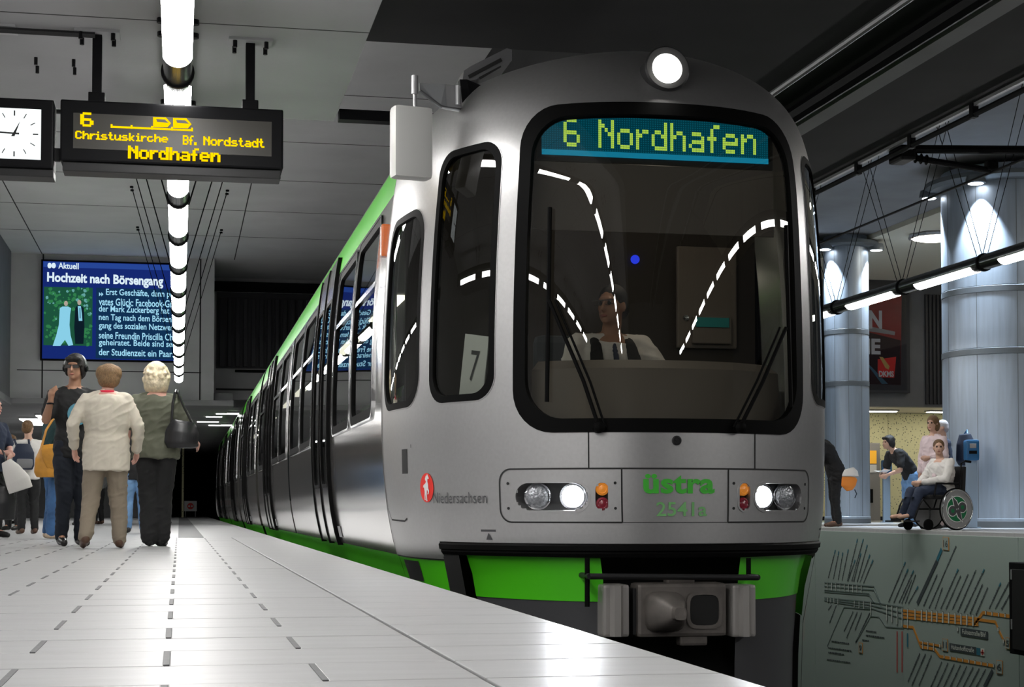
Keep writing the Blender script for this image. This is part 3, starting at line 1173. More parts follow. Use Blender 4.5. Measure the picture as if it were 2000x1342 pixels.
# headlights
for si, s_ in enumerate((-1, 1)):
    b = HLB[si]
    hp = TP(ring_band(grow(b, 0.008), grow(b, -0.004), 0.004, 0.08), 'headlight_bezel', 'silver', smooth=0.7)
    bm_ = grid_patch(b[0] - 0.02, b[1] + 0.02, b[2] - 0.02, b[3] + 0.02, lambda q, z: True, -0.085, 0.03)
    TP(bm_, 'headlight_recess', 'under_black', hp)
    rg2 = grow(b, 0.0)
    TP(grid_patch(rg2[0], rg2[1], rg2[2], rg2[3], lambda q, z, r=rg2: in_rr(q, z, r), -0.004, 0.02), 'cover_glass', 'lamp_glass', hp, True)
    for q, on in ((0.575, True), (0.785, False)):
        p, n = S(s_ * q, 0.423, -0.05), Sn(s_ * q, 0.423)
        fwd = Vector((n.x * 0.3, n.y, 0)).normalized()
        mt = Matrix.Translation(p) @ fwd.to_track_quat('Z', 'Y').to_matrix().to_4x4()
        if on:
            TP(MB().lathe([(0.07, -0.03), (0.072, 0.012), (0.064, 0.012)], 28, mt), 'lamp_rim', 'chrome', hp, 0.7)
            TP(MB().lathe([(0.062, 0.0), (0.062, 0.010), (0.045, 0.020), (0.02, 0.025), (0.002, 0.026)], 28, mt), 'headlight_lens', 'head_on', hp, True)
        else:
            TP(MB().lathe([(0.072, -0.03), (0.073, 0.01), (0.068, 0.014)], 28, mt), 'lamp_rim', 'chrome', hp, 0.7)
            TP(MB().lathe([(0.068, 0.0), (0.067, 0.012), (0.05, 0.024), (0.025, 0.030), (0.002, 0.031)], 28, mt), 'headlight_lens', 'head_off', hp, True)
    b = HLS[si]
    ip = TP(ring_band(grow(b, 0.006), grow(b, -0.003), 0.004, 0.03), 'indicator_bezel', 'silver', smooth=0.7)
    TP(grid_patch(b[0] - 0.01, b[1] + 0.01, b[2] - 0.01, b[3] + 0.01, lambda q, z: True, -0.03, 0.03), 'indicator_recess', 'under_black', ip)
    for z, mm in ((0.463, 'amber'), (0.384, 'red_lens')):
        q = (b[0] + b[1]) / 2
        p, n = S(q, z, -0.018), Sn(q, z)
        TP(MB().lathe([(0.035, -0.02), (0.035, 0.01), (0.024, 0.018), (0.02, 0.014), (0.002, 0.02)], 20, Matrix.Translation(p) @ n.to_track_quat('Z', 'Y').to_matrix().to_4x4()), 'indicator_lens', mm, ip, 0.8)
# roof lamp
p, n = S(0.0, 2.755), Sn(0, 2.755)
nd = Vector((0, -0.985, 0.12)).normalized()
mt = Matrix.Translation(p + nd * 0.075) @ nd.to_track_quat('Z', 'Y').to_matrix().to_4x4()
rl = TP(MB().lathe([(0.125, -0.16), (0.127, 0.012), (0.118, 0.022), (0.085, 0.014), (0.078, 0.0)], 36, mt), 'roof_lamp_rim', 'dark_metal', smooth=0.7)
TP(MB().lathe([(0.080, 0.000), (0.070, 0.012), (0.05, 0.020), (0.02, 0.025), (0.002, 0.026)], 32, mt), 'roof_lamp_lens', 'roof_lamp_on', rl, True)


def on_shell(q0, z0, off=0.005):
    return lambda x, y: S(q0 + x, z0 + y, off)


np_ = under(text_obj('operator_lettering', 'üstra', 'letter_green', None, on_shell(-0.185, 0.438), width=0.40, height=0.105, bold=0.035, spacing=1.05))
under(text_obj('fleet_number', '2541a', 'letter_green_pale', None, on_shell(-0.115, 0.318), width=0.285, height=0.076, bold=0.012))
under(text_obj('state_lettering', 'Niedersachsen', 'letter_dark', None, on_shell(-1.565, 0.388), width=0.475, height=0.062, bold=-0.006))
# red roundel with a white rearing horse
m_ = MB()
m_.v = [tuple(S(-1.645, 0.478, 0.004))] + [tuple(S(-1.645 + 0.082 * math.cos(t), 0.478 + 0.084 * math.sin(t), 0.004)) for t in [k * math.pi / 20 for k in range(40)]]
m_.f = [(0, k, k % 40 + 1) for k in range(1, 41)]
rd = TP(m_, 'state_roundel', 'logo_red')
hs = [(-.020, .060), (-.012, .052), (-.002, .070), (.008, .072), (.012, .082), (.020, .072), (.030, .056), (.026, .050), (.016, .054), (.014, .036),
      (.020, .020), (.022, -.004), (.030, -.018), (.024, -.034), (.014, -.040), (.012, -.034), (.018, -.028), (.014, -.016), (.006, -.014), (.004, -.040),
      (.006, -.066), (.010, -.078), (-.002, -.078), (-.004, -.060), (-.008, -.036), (-.012, -.060), (-.010, -.072), (-.020, -.072), (-.020, -.050), (-.018, -.020), (-.024, .004),
      (-.034, .000), (-.030, .016), (-.020, .020), (-.008, .026), (.000, .036), (-.008, .044)]
hs = [(a * 1.15 + 0.002, b * 0.98) for a, b in hs[1:]]
from mathutils.geometry import tessellate_polygon
tris = tessellate_polygon([[Vector((a, b, 0)) for a, b in hs]])
m_ = MB()
m_.v = [tuple(S(-1.645 + a, 0.478 + b, 0.007)) for a, b in hs]
m_.f = [tuple(t) for t in tris]
TP(m_, 'white_horse', 'white_paint', rd)
# recessed door grip and small stencil
TP(grid_patch(-2.02, -1.925, 0.565, 0.71, lambda q, z: True, 0.002, 0.03), 'door_grip', 'dark_metal')
seam_line([(-1.86, 0.735), (-1.86, 0.715)], 0.008, 0.0015, 'letter_dark', 'stencil')

# ---- lower front: bumper band, dark frame, skirts
m_ = MB()
zs_ = [(0.168, 0.0), (0.160, 0.012), (0.135, 0.016), (0.128, 0.006), (0.120, 0.010), (0.10, 0.004), (0.09, -0.06)]
qs = [-1.56 + 3.12 * k / 60 for k in range(61)]
for z, o_ in zs_:
    m_.v += [tuple(S(q, z, o_)) for q in qs]
for j in range(len(zs_) - 1):
    for i in range(60):
        a = j * 61 + i
        m_.f.append((a, a + 1, a + 62, a + 61))
TP(m_, 'bumper_band', 'rubber', smooth=0.6)


def skirt(q0, q1, z0, z1, off, name, material, n=24):
    mm = MB()
    for z in (z0, (z0 + z1) / 2, z1):
        mm.v += [tuple(S(q0 + (q1 - q0) * k / n, z, off)) for k in range(n + 1)]
    for j in range(2):
        for k in range(n):
            a = j * (n + 1) + k
            mm.f.append((a, a + 1, a + n + 2, a + n + 1))
    return TP(mm, name, material, smooth=True)


for s_ in (-1, 1):
    a, b = sorted((s_ * 1.57, s_ * (QH + 0.03)))
    skirt(a, b, -0.28, 0.068, -0.012, 'green_skirt', 'tram_green')
    skirt(a, b, -0.75, -0.28, -0.02, 'lower_skirt', 'skirt_dark')
    seam_line([(a, 0.066), (b, 0.066)], 0.012, -0.004)
    # frame at the outer end of the front opening
    a, b = sorted((s_ * 1.57, s_ * 1.40))
    skirt(a, b, -0.75, 0.12, -0.004, 'front_frame', 'under_black', 6)
    a, b = sorted((s_ * 1.40, s_ * 0.44))
    skirt(a, b, -0.14, 0.10, -0.05, 'front_green_panel', 'tram_green', 16)
    skirt(a, b, -0.80, -0.14, -0.055, 'front_grey_panel', 'skirt_dark', 16)
skirt(-2.42, -2.0, -0.075, 0.045, -0.004, 'step_opening_patch', 'under_black', 4)  # flat black patch, the opening's darkness put into its colour
skirt(1.44, 1.50, -0.42, -0.20, 0.004, 'rear_reflector', 'red_bright', 3)
TP(MB().box(1.85, 3.35, 9.0, 10.4, -0.80, 0.08), 'underframe', 'under_black')
TP(MB().box(XC - 1.1, XC + 1.1, 10.4, 60, -0.80, 0.0), 'underframe', 'under_black')
# black bogie wheels on the rails
for yb in (11.6, 13.4, 21.5, 23.3, 32.0, 33.8, 38.5, 40.3, 49, 50.8):
    for s_ in (-1, 1):
        TP(MB().lathe([(0.30, -0.06), (0.33, -0.05), (0.30, -0.03), (0.30, 0.06), (0.1, 0.06)], 24, Matrix.Translation((XC + s_ * 0.74, yb, -0.625)) @ Matrix.Rotation(math.pi / 2, 4, 'Y')), 'wheel', 'dark_metal', smooth=0.6)
# coupler with folding bar and buffers
YQ = 8.42


def cz(px, py, y=YQ):
    return on_y(px, py, y)


cp = MB()
a, b = cz(1245, 1140), cz(1420, 1243)
cp.bbox(a.x, b.x, YQ, YQ + 0.16, b.z, a.z, 0.02)
cpl = TP(cp, 'coupler_head', 'coupler_grey')
a, b = cz(1258, 1155), cz(1335, 1235)
mx, mz = (a.x + b.x) / 2, (a.z + b.z) / 2
hw_, hh_ = (b.x - a.x) / 2, (a.z - b.z) / 2
m_ = MB()
lay = [(1.0, 0.0), (0.95, -0.05), (0.62, -0.12), (0.34, -0.15), (0.30, -0.19)]
for k_, d in lay:
    for t in range(16):
        an = 2 * math.pi * t / 16
        c_, s2 = math.cos(an), math.sin(an)
        m_.v.append((mx + hw_ * k_ * math.copysign(abs(c_) ** .55, c_) + (1 - k_) * 0.05, YQ + d, mz + hh_ * k_ * math.copysign(abs(s2) ** .55, s2)))
for j in range(len(lay) - 1):
    for t in range(16):
        m_.f.append((j * 16 + t, j * 16 + (t + 1) % 16, (j + 1) * 16 + (t + 1) % 16, (j + 1) * 16 + t))
m_.f.append(tuple(64 + t for t in range(16)))
TP(m_, 'coupler_cone', 'coupler_grey', cpl, 0.6)
a, b = cz(1340, 1155), cz(1410, 1228)
mx, mz = (a.x + b.x) / 2, (a.z + b.z) / 2
m_ = MB()
lay = [(1.0, -0.012), (0.82, -0.012), (0.78, 0.01)]
for k_, d in lay:
    for t in range(20):
        an = 2 * math.pi * t / 20
        c_, s2 = math.cos(an), math.sin(an)
        m_.v.append((mx + (b.x - a.x) / 2 * k_ * math.copysign(abs(c_) ** .5, c_), YQ + d, mz + (a.z - b.z) / 2 * k_ * math.copysign(abs(s2) ** .5, s2)))
for j in range(2):
    for t in range(20):
        m_.f.append((j * 20 + t, j * 20 + (t + 1) % 20, (j + 1) * 20 + (t + 1) % 20, (j + 1) * 20 + t))
TP(m_, 'coupler_socket_rim', 'coupler_grey', cpl, 0.6)
TP(MB().box(mx - (b.x - a.x) / 2 * .8, mx + (b.x - a.x) / 2 * .8, YQ - 0.006, YQ + 0.003, mz - .085, mz + .085), 'coupler_socket', 'under_black', cpl)
a, b = cz(1330, 1243), cz(1385, 1262)
TP(MB().bbox(a.x, b.x, YQ + 0.02, YQ + 0.10, b.z, a.z + 0.01, 0.015), 'coupler_lug', 'coupler_grey', cpl)
a, b = cz(1305, 1125), cz(1360, 1142)
TP(MB().bbox(a.x, b.x, YQ + 0.02, YQ + 0.10, b.z, a.z, 0.012), 'coupler_neck', 'coupler_grey', cpl)
for (x0, x1) in ((1176, 1228), (1428, 1475)):
    a, b = cz(x0, 1142), cz(x1, 1244)
    o = MB().bbox(a.x, b.x, YQ - 0.02, YQ + 0.16, b.z, a.z, 0.016)
    bf = TP(o, 'buffer_block', 'buffer_grey')
    m_ = MB()
    w_ = (b.x - a.x)
    m_.prism([(a.x + w_ * .25, YQ - 0.021, b.z + .005), (a.x + w_ * .75, YQ - 0.021, b.z + .005), (a.x + w_ * .62, YQ - 0.05, b.z + .005), (a.x + w_ * .38, YQ - 0.05, b.z + .005)], (0, 0, a.z - b.z - 0.01))
    TP(m_, 'buffer_ridge', 'buffer_grey', bf)
a, b = cz(1152, 1126, YQ - .05), cz(1480, 1128, YQ - .05)
TP(MB().tube([a, b], 0.016, 10).tube([a, a + Vector((0, 0.25, 0))], 0.016, 10).tube([b, b + Vector((0, 0.25, 0))], 0.016, 10), 'coupler_bar', 'dark_metal', smooth=0.7)
for px in (1147, 1462):
    a, b = cz(px, 1090), cz(px, 1185 if px < 1300 else 1130)
    TP(MB().tube([a, b], 0.014, 8), 'hose', 'rubber', smooth=0.7)
TP(MB().box(cz(1238, 1150).x, cz(1244, 1150).x, YQ + .02, YQ + .12, cz(1240, 1240).z, cz(1240, 1150).z), 'chain', 'dark_metal')
TP(MB().box(XC - 0.12, XC + 0.12, YQ + 0.15, 9.2, cz(1300, 1225).z, cz(1300, 1165).z), 'drawbar', 'under_black')

# ---- mirror on its folding arm
mr = TP(MB().bbox(-0.115, 0.115, -0.06, 0.06, -0.205, 0.205, 0.028, Matrix.Translation(on_y(803, 280, 9.15)) @ Matrix.Rotation(0.18, 4, 'Z')), 'mirror_housing', 'mirror_housing', smooth=0.6)
pt = on_y(810, 160, 9.15)
TP(MB().tube([pt + Vector((0, 0, 0.035)), pt + Vector((0, 0, -0.07))], 0.020, 10).tube([pt + Vector((0, 0, -0.07)), on_y(811, 225, 9.15)], 0.011, 10), 'mirror_stem', 'galv', mr, 0.7)
A, B_, C_ = on_y(818, 172, 9.15), on_y(872, 195, 9.22), on_y(905, 197, 9.30)
TP(MB().prism([on_y(820, 162, 9.16), on_y(870, 165, 9.2), on_y(872, 210, 9.2), on_y(860, 208, 9.2), on_y(820, 178, 9.16)], (0, 0.03, 0)).tube([on_y(820, 178, 9.15), on_y(862, 209, 9.19), on_y(902, 216, 9.28)], 0.011, 8), 'mirror_arm', 'grey_metal', mr)
TP(MB().prism([on_y(868, 164, 9.2), on_y(900, 168, 9.24), on_y(902, 210, 9.24), on_y(868, 208, 9.2)], (0, 0.035, 0)).tube([on_y(894, 168, 9.22), on_y(894, 205, 9.22)], 0.016, 8), 'mirror_hinge', 'galv', mr)
TP(MB().prism([on_y(898, 155, 9.3), on_y(912, 155, 9.3), on_y(948, 170, 9.32), on_y(925, 222, 9.3), on_y(905, 220, 9.3)], (0, 0.06, 0)), 'mirror_foot', 'black_metal', mr)
TP(MB().tube([on_y(900, 214, 9.28), on_y(898, 236, 9.26), on_y(928, 224, 9.27), on_y(930, 212, 9.28)], 0.006, 6), 'foot_loop', 'black_metal', mr)
# roof ventilation scoop
sc_pts = [(903, 160), (906, 138), (920, 129), (990, 94), (1000, 97), (1000, 118), (960, 140), (930, 155)]
vs_ = TP(MB().prism([on_y(px, py, 9.75) for px, py in sc_pts], (0, 0.7, 0)), 'roof_scoop', 'roof_grey')
for sl in (((914, 147), (978, 113), (981, 119), (917, 153)), ((935, 151), (978, 128), (979, 131), (938, 155))):
    TP(MB().prism([on_y(px, py, 9.742) for px, py in sl], (0, 0.006, 0)), 'scoop_slot', 'under_black', vs_)
# orange side marker on the body corner
a, b = on_x(735, 428, XC - 1.335), on_x(748, 487, XC - 1.335)
p = S0(-QH - 0.16, 2.05)
TP(MB().bbox(p.x - 0.03, p.x + 0.03, p.y - 0.02, p.y + 0.07, 1.98, 2.19, 0.012), 'side_marker', 'orange_lens')

# ---- wipers, both parked along the pillars
for nm, arm, blade in (('l', [(1170, 835), (1140, 745), (1072, 585)], [(1074, 405), (1068, 785)]), ('r', [(1445, 835), (1490, 745), (1535, 640)], [(1535, 440), (1545, 795)])):
    def hit(px, py, off):
        r = ray(px, py)
        lo = None
        for k in range(600):
            t = 8.0 + k * 0.004
            p = O_CAM + r * (t / r.y)
            z = p.z
            u = abs(p.x - XC) / max(Wz(z), .001)
            if u < 1:
                y = YB - (BN - Lz(z)) * (1 - u ** NN) ** (1 / NN)
                if p.y >= y - off:
                    return p
        return O_CAM + r * (8.7 / r.y)
    a = [hit(px, py, 0.04) for px, py in arm]
    w_ = TP(MB().tube(a, 0.011, 8).tube([p + Vector((0.035 if nm == 'l' else -0.035, 0, 0)) for p in a], 0.007, 8), 'wiper_arm', 'rubber', smooth=0.7)
    bl = [hit(blade[0][0] + (blade[1][0] - blade[0][0]) * k / 8, blade[0][1] + (blade[1][1] - blade[0][1]) * k / 8, 0.025) for k in range(9)]
    TP(MB().tube(bl, 0.012, 6), 'wiper_blade', 'rubber', w_, 0.7)
    TP(MB().lathe([(0.03, 0), (0.03, 0.05), (0.015, 0.06)], 12, Matrix.Translation(a[0] + Vector((0, 0.03, 0))) @ Matrix.Rotation(math.pi / 2, 4, 'X')), 'wiper_pivot', 'rubber', w_, 0.7)

# ---- destination display behind the top of the windscreen
YD = 8.79
a, b = on_y(1058, 224, YD), on_y(1500, 315, YD)
a.z, b.z = on_y(1278, 232, YD).z, on_y(1278, 305, YD).z
dd = TP(MB().box(a.x - 0.03, b.x + 0.03, YD + 0.005, YD + 0.12, b.z - 0.05, a.z + 0.02), 'display_case', 'cab_dark')
TP(MB().box(a.x, b.x, YD - 0.002, YD + 0.004, b.z, a.z), 'display_face', 'led_teal', dd)
# background dots (unlit teal cells)
ny_, nx_ = 17, 96
pz, px_ = (a.z - b.z) / ny_, (b.x - a.x) / nx_
un = MB()
for i in range(nx_):
    for j in range(ny_):
        x, z = a.x + (i + .22) * px_, b.z + (j + .22) * pz
        k = len(un.v)
        un.v += [(x, YD - 0.004, z), (x + px_ * .5, YD - 0.004, z), (x + px_ * .5, YD - 0.004, z + pz * .5), (x, YD - 0.004, z + pz * .5)]
        un.f.append((k, k + 1, k + 2, k + 3))
emis('led_cell', (0.004, 0.13, 0.20), 1.0)
o = TP(un, 'display_cells', 'led_cell', dd)
o['kind'] = 'stuff'
TP(MB().box(a.x, b.x, YD - 0.006, YD - 0.003, b.z - 0.018, b.z + 0.012), 'display_glow', 'led_teal_bright', dd)


def led_front(body, x0, x1, z0_, z1_):
    cells, n = dots(body)
    sx, sz = (x1 - x0) / n, (z1_ - z0_) / 7
    mm = MB()
    for c, r in cells:
        for dx in (0, 1):
            for dz in (0, 1):
                x, z = x0 + (c + dx * .5) * sx, z0_ + (r + dz * .5) * sz
                k = len(mm.v)
                mm.v += [(x, YD - 0.008, z), (x + sx * .44, YD - 0.008, z), (x + sx * .44, YD - 0.008, z + sz * .44), (x, YD - 0.008, z + sz * .44)]
                mm.f.append((k, k + 1, k + 2, k + 3))
    return TP(mm, 'display_lettering', 'led_yellowgreen', dd)


x6a, x6b = on_y(1100, 260, YD).x, on_y(1132, 260, YD).x
zt, zb_ = on_y(1278, 239, YD).z, on_y(1278, 294, YD).z
led_front('6', x6a, x6b, zb_, zt)
led_front('Nordhafen', on_y(1168, 260, YD).x, on_y(1476, 280, YD).x, zb_, zt)

# ---- driver's cab interior
TP(MB().box(1.85, 3.35, 9.1, 10.42, 0.06, 0.10), 'cab_floor', 'cab_dark')
bw = TP(MB().box(1.42, 3.78, 10.42, 10.48, 0.08, 2.75), 'cab_back_wall', 'cab_dark')
a, b = on_y(1322, 480, 10.38), on_y(1440, 682, 10.38)
TP(MB().bbox(a.x, b.x, 10.38, 10.42, b.z, a.z, 0.015), 'cab_cabinet_door', 'cab_panel', bw)
a, b = on_y(1354, 616, 10.33), on_y(1430, 672, 10.33)
TP(MB().bbox(a.x, b.x, 10.34, 10.38, b.z, a.z, 0.01), 'notice_tray', 'cab_panel', bw)
TP(MB().box(a.x + .02, b.x - .02, 10.33, 10.34, a.z - .075, a.z - .012), 'notice_header', 'teal', bw)
TP(MB().lathe([(0.02, 0), (0.02, 0.012), (0.006, 0.014)], 12, Matrix.Translation(on_y(1339, 621, 10.38)) @ Matrix.Rotation(math.pi / 2, 4, 'X')), 'cabinet_lock', 'chrome', bw)
TP(MB().lathe([(0.03, 0), (0.03, 0.01), (0.012, 0.02)], 12, Matrix.Translation(on_y(1240, 507, 10.41)) @ Matrix.Rotation(math.pi / 2, 4, 'X')), 'blue_pilot_lamp', 'blue_lamp', bw)
# desk: front panel following the glass plus a sloping top
m_ = MB()
for z, o_ in ((0.72, -0.10), (1.12, -0.13), (1.17, -0.20), (1.13, -0.55)):
    m_.v += [tuple(S(-0.86 + 1.72 * k / 24, z, o_)) for k in range(25)]
for j in range(3):
    for k in range(24):
        a_ = j * 25 + k
        m_.f.append((a_, a_ + 1, a_ + 26, a_ + 25))
TP(m_, 'control_desk', 'cab_panel', smooth=0.6)
TP(MB().box(1.9, 3.3, 8.78, 8.79, 1.90, on_y(1278, 318, YD).z - 0.02), 'sun_blind', 'blind')
TP(MB().box(1.85, 3.35, 9.1, 9.16, 2.30, 2.68), 'cab_ceiling_panel', 'cab_dark')
cs = TP(MB().bbox(2.12, 2.62, 9.72, 9.84, 0.62, 1.42, 0.05), 'driver_seat_back', 'seat_fabric')
TP(MB().bbox(2.12, 2.62, 9.32, 9.84, 0.52, 0.64, 0.05), 'driver_seat_cushion', 'seat_fabric', cs)
TP(MB().lathe([(0.16, 0.08), (0.16, 0.12), (0.06, 0.16), (0.06, 0.52)], 16, Matrix.Translation((2.37, 9.58, 0))), 'seat_pedestal', 'black_metal', cs)

# ---- straight body sides: skins with real window openings
SEC = []            # openings: (kind, y0, y1)
SEC += [('win', 10.80, 12.12), ('win', 12.30, 13.62), ('door', 13.95, 15.55), ('win', 15.95, 17.35), ('win', 17.55, 18.95), ('gap', 19.25, 19.45), ('win', 19.75, 21.15), ('win', 21.35, 22.75),
        ('door', 23.15, 24.75), ('win', 25.2, 26.6), ('gap', 27.0, 27.7), ('win', 28.1, 29.5), ('win', 29.7, 31.1), ('door', 31.5, 33.1), ('win', 33.5, 34.9), ('gap', 35.6, 36.5),
        ('win', 37.0, 38.4), ('door', 38.9, 40.5), ('win', 41.0, 42.4), ('win', 42.6, 44.0), ('gap', 44.6, 45.2), ('win', 45.6, 47.0), ('door', 47.5, 49.1), ('win', 49.6, 51.0), ('win', 51.2, 52.6), ('door', 53.0, 54.6), ('win', 55.0, 56.4)]
Y_TAIL = 58.0
ZW0, ZW1, ZH = 1.00, 2.28, 1.86
zl = [0.07, .15, .2, .28, .35, .48, .6, .8, ZW0, 1.2, 1.4, 1.65, 1.9, 2.1, ZW1, 2.36]
z_roof = [2.36, 2.44, 2.52, 2.58, 2.65, 2.72, 2.78, 2.83, 2.88, 2.92, 2.95, 2.985, 2.995, 3.0]


def side_skin(s_, name, zs, material, y0, y1, off=0.0, cuts=()):
    ys = sorted(set([y0, y1] + [v for k, a, b in cuts for v in (a, b) if y0 <= v <= y1]))
    full = []
    for a, b in zip(ys[:-1], ys[1:]):
        n = max(1, int((b - a) / 0.7))
        full += [a + (b - a) * k / n for k in range(n)]
    full.append(ys[-1])
    mm = MB()
    nz_ = len(zs)
    for y in full:
        for z in zs:
            mm.v.append((XC + s_ * (Wb(z) + off), y, z))
    for i in range(len(full) - 1):
        ym = (full[i] + full[i + 1]) / 2
        for j in range(nz_ - 1):
            zm = (zs[j] + zs[j + 1]) / 2
            if any(a < ym < b and ((k == 'win' and ZW0 < zm < ZW1) or (k == 'gap') or (k == 'door')) for k, a, b in cuts):
                continue
            p = i * nz_ + j
            mm.f.append((p, p + 1, p + nz_ + 1, p + nz_))
    return TP(mm, name, material, smooth=0.8)


cars = [(YB + 0.03, 27.0), (27.7, 35.6), (36.5, 44.6), (45.2, Y_TAIL)]
for s_ in (-1, 1):
    for (y0, y1) in cars:
        side_skin(s_, 'side_panel', zl, 'side_steel', y0, y1, 0.0, SEC)
        side_skin(s_, 'green_band', [2.36, 2.44, 2.52, 2.58, 2.63], 'tram_green', y0, y1, 0.0)
        side_skin(s_, 'green_sill', [-0.30, -.1, 0, 0.07], 'tram_green', y0, y1, -0.012)
        side_skin(s_, 'sill_rail', [-0.80, -.6, -.31], 'skirt_dark', y0, y1, -0.03)
for (y0, y1) in cars:
    mm = MB()
    zr = [2.63] + z_roof[5:]
    prof = [(XC - Wz(z), z) for z in zr] + [(XC + Wz(z), z) for z in reversed(zr)]
    n = len(prof)
    for y in (y0, y1):
        mm.v += [(x, y, z) for x, z in prof]
    for k in range(n - 1):
        mm.f.append((k, k + 1, k + 1 + n, k + n))
    TP(mm, 'roof', 'roof_grey', smooth=0.8)
mm = MB()
mm.prism([(XC - Wz(z), Y_TAIL - 0.02, z) for z in zl + z_roof[1:-1]] + [(XC + Wz(z), Y_TAIL - 0.02, z) for z in reversed(zl + z_roof[1:-1])], (0, 0.02, 0))
TP(mm, 'tail_wall', 'silver')
# bellows in the joints
for k, a, b in SEC:
    if k == 'gap' and b - a > 0.5:
        n = 7
        mm = MB()
        zsb = [-.3, 0.0, .35, .9, 1.4, 1.9, 2.3, 2.6, 2.8]
        for i in range(2 * n + 1):
            y = a - 0.02 + (b - a + 0.04) * i / (2 * n)
            o_ = -0.05 if i % 2 else -0.11
            mm.v += [(XC - (Wz(z) + o_), y, z) for z in zsb] + [(XC + (Wz(z) + o_), y, z) for z in reversed(zsb)]
        m2 = 2 * len(zsb)
        for i in range(2 * n):
            for j in range(m2 - 1):
                mm.f.append((i * m2 + j, i * m2 + j + 1, (i + 1) * m2 + j + 1, (i + 1) * m2 + j))
        TP(mm, 'bellows', 'rubber')
    elif k == 'gap':
        for s_ in (-1, 1):
            side_skin(s_, 'joint_strip', [0.07, .2, .35, .6, .9, 1.4, 1.9, 2.3, 2.36], 'rubber', a, b, -0.015)


def side_rr(s_):
    return lambda q, z, off=0.0: Vector((XC + s_ * (Wb(z) + off), q, z))


for s_ in (-1, 1):
    sf = side_rr(s_)
    for k, a, b in SEC:
        if k == 'win':
            f_ = TP(ring_band((a - .035, b + .035, ZW0 - .035, ZW1 + .03, .10), (a + .03, b - .03, ZW0 + .03, ZW1 - .03, .07), 0.010, 0.01, sf), 'window_frame', 'rubber', smooth=0.7)
            if s_ < 0:
                TP(ring_band((a - .05, b + .05, ZW0 - .05, ZW1 + .045, .12), (a - .036, b + .036, ZW0 - .036, ZW1 + .031, .10), 0.014, 0.0, sf), 'window_trim', 'chrome', f_, 0.7)
            TP(grid_patch(a, b, ZW0, ZW1, lambda q, z: True, -0.006, 0.35, sf), 'window_pane', 'side_glass', f_, True)
            if a < 35 and s_ < 0:
                TP(grid_patch(a + .02, b - .02, ZH - .018, ZH + .018, lambda q, z: True, 0.008, 0.4, sf), 'hopper_bar', 'chrome', f_)
        elif k == 'door':
            mid = (a + b) / 2
            for (y0, y1) in ((a, mid), (mid, b)):
                zs = zl + z_roof[1:3]
                gl = (y0 + .13, y1 - .13, 0.55, 2.16, .07)
                mm = MB()
                ys = [y0 + .015, gl[0], (gl[0] + gl[1]) / 2, gl[1], y1 - .015]
                zs2 = sorted(set([z for z in zs if abs(z - gl[2]) > .04 and abs(z - gl[3]) > .04] + [gl[2], gl[3]]))
                nz_ = len(zs2)
                for y in ys:
                    mm.v += [tuple(sf(y, z, 0.022)) for z in zs2]
                for i in range(4):
                    for j in range(nz_ - 1):
                        if i in (1, 2) and gl[2] <= zs2[j] < gl[3] - 1e-6:
                            continue
                        p = i * nz_ + j
                        mm.f.append((p, p + 1, p + nz_ + 1, p + nz_))
                leaf = TP(mm, 'door_leaf', 'side_steel', smooth=0.8)
                TP(ring_band(grow(gl, .008), grow(gl, -.022), 0.027, -0.01, sf), 'door_window_frame', 'rubber', leaf, 0.7)
                TP(grid_patch(gl[0], gl[1], gl[2], gl[3], lambda q, z: True, 0.016, 0.3, sf), 'door_window_pane', 'side_glass', leaf, True)
            for y in (a - .02, mid - .025, b - .03):
                mm = MB()
                zs = [0.05] + zl[1:] + [2.44, 2.50]
                for o_ in (-.02, 0.034):
                    for yy in (y, y + .04):
                        mm.v += [tuple(sf(yy, z, o_)) for z in zs]
                nz_ = len(zs)
                for (u, v) in ((0, 2), (2, 3), (3, 1)):
                    for j in range(nz_ - 1):
                        mm.f.append((u * nz_ + j, u * nz_ + j + 1, v * nz_ + j + 1, v * nz_ + j))
                TP(mm, 'door_seal', 'rubber')
            for y in (a - .32, b + .06):
                TP(grid_patch(y, y + .24, 0.12, 0.21, lambda q, z: True, 0.006, 0.3, sf), 'sensor_plate', 'galv')
# saloon lining and light
TP(MB().box(XC - 1.15, XC + 1.15, 10.55, 57.9, 0.05, 0.09), 'saloon_floor', 'cab_dark')
TP(MB().box(XC - 1.12, XC + 1.12, 10.55, 57.9, 2.45, 2.49), 'saloon_ceiling', 'inner_wall')
for i, y in enumerate((13, 17, 21, 25, 29.5, 33, 39, 43, 48, 53)):
    TP(MB().box(XC - 0.55, XC - 0.42, y - 1.1, y + 1.1, 2.43, 2.45), 'saloon_lamp', 'saloon_light')
# seat rows
sd = MB().bbox(-0.42, 0.42, -0.05, 0.05, 0.5, 1.15, 0.03).bbox(-0.42, 0.42, 0.0, 0.42, 0.45, 0.52, 0.02).build('seat_row', 'seat_fabric')
under(sd)
first = True
for y in (11.2, 12.6, 16.4, 17.8, 20.1, 21.6, 25.6, 28.6, 30.2):
    for s_ in (-1, 1):
        o = sd if first else sd.copy()
        if not first:
            col.objects.link(o)
            o.parent = tram
            o.matrix_parent_inverse = Matrix.Translation(-TRAM_LOC)
        first = False
        o.location = (XC + s_ * 0.68, y, 0.05)
for y in (14.2, 15.3, 19.3, 23.4, 24.6):
    TP(MB().tube([(XC - 0.62, y, 0.09), (XC - 0.62, y, 2.45)], 0.02, 10), 'grab_pole', 'chrome', smooth=0.7)
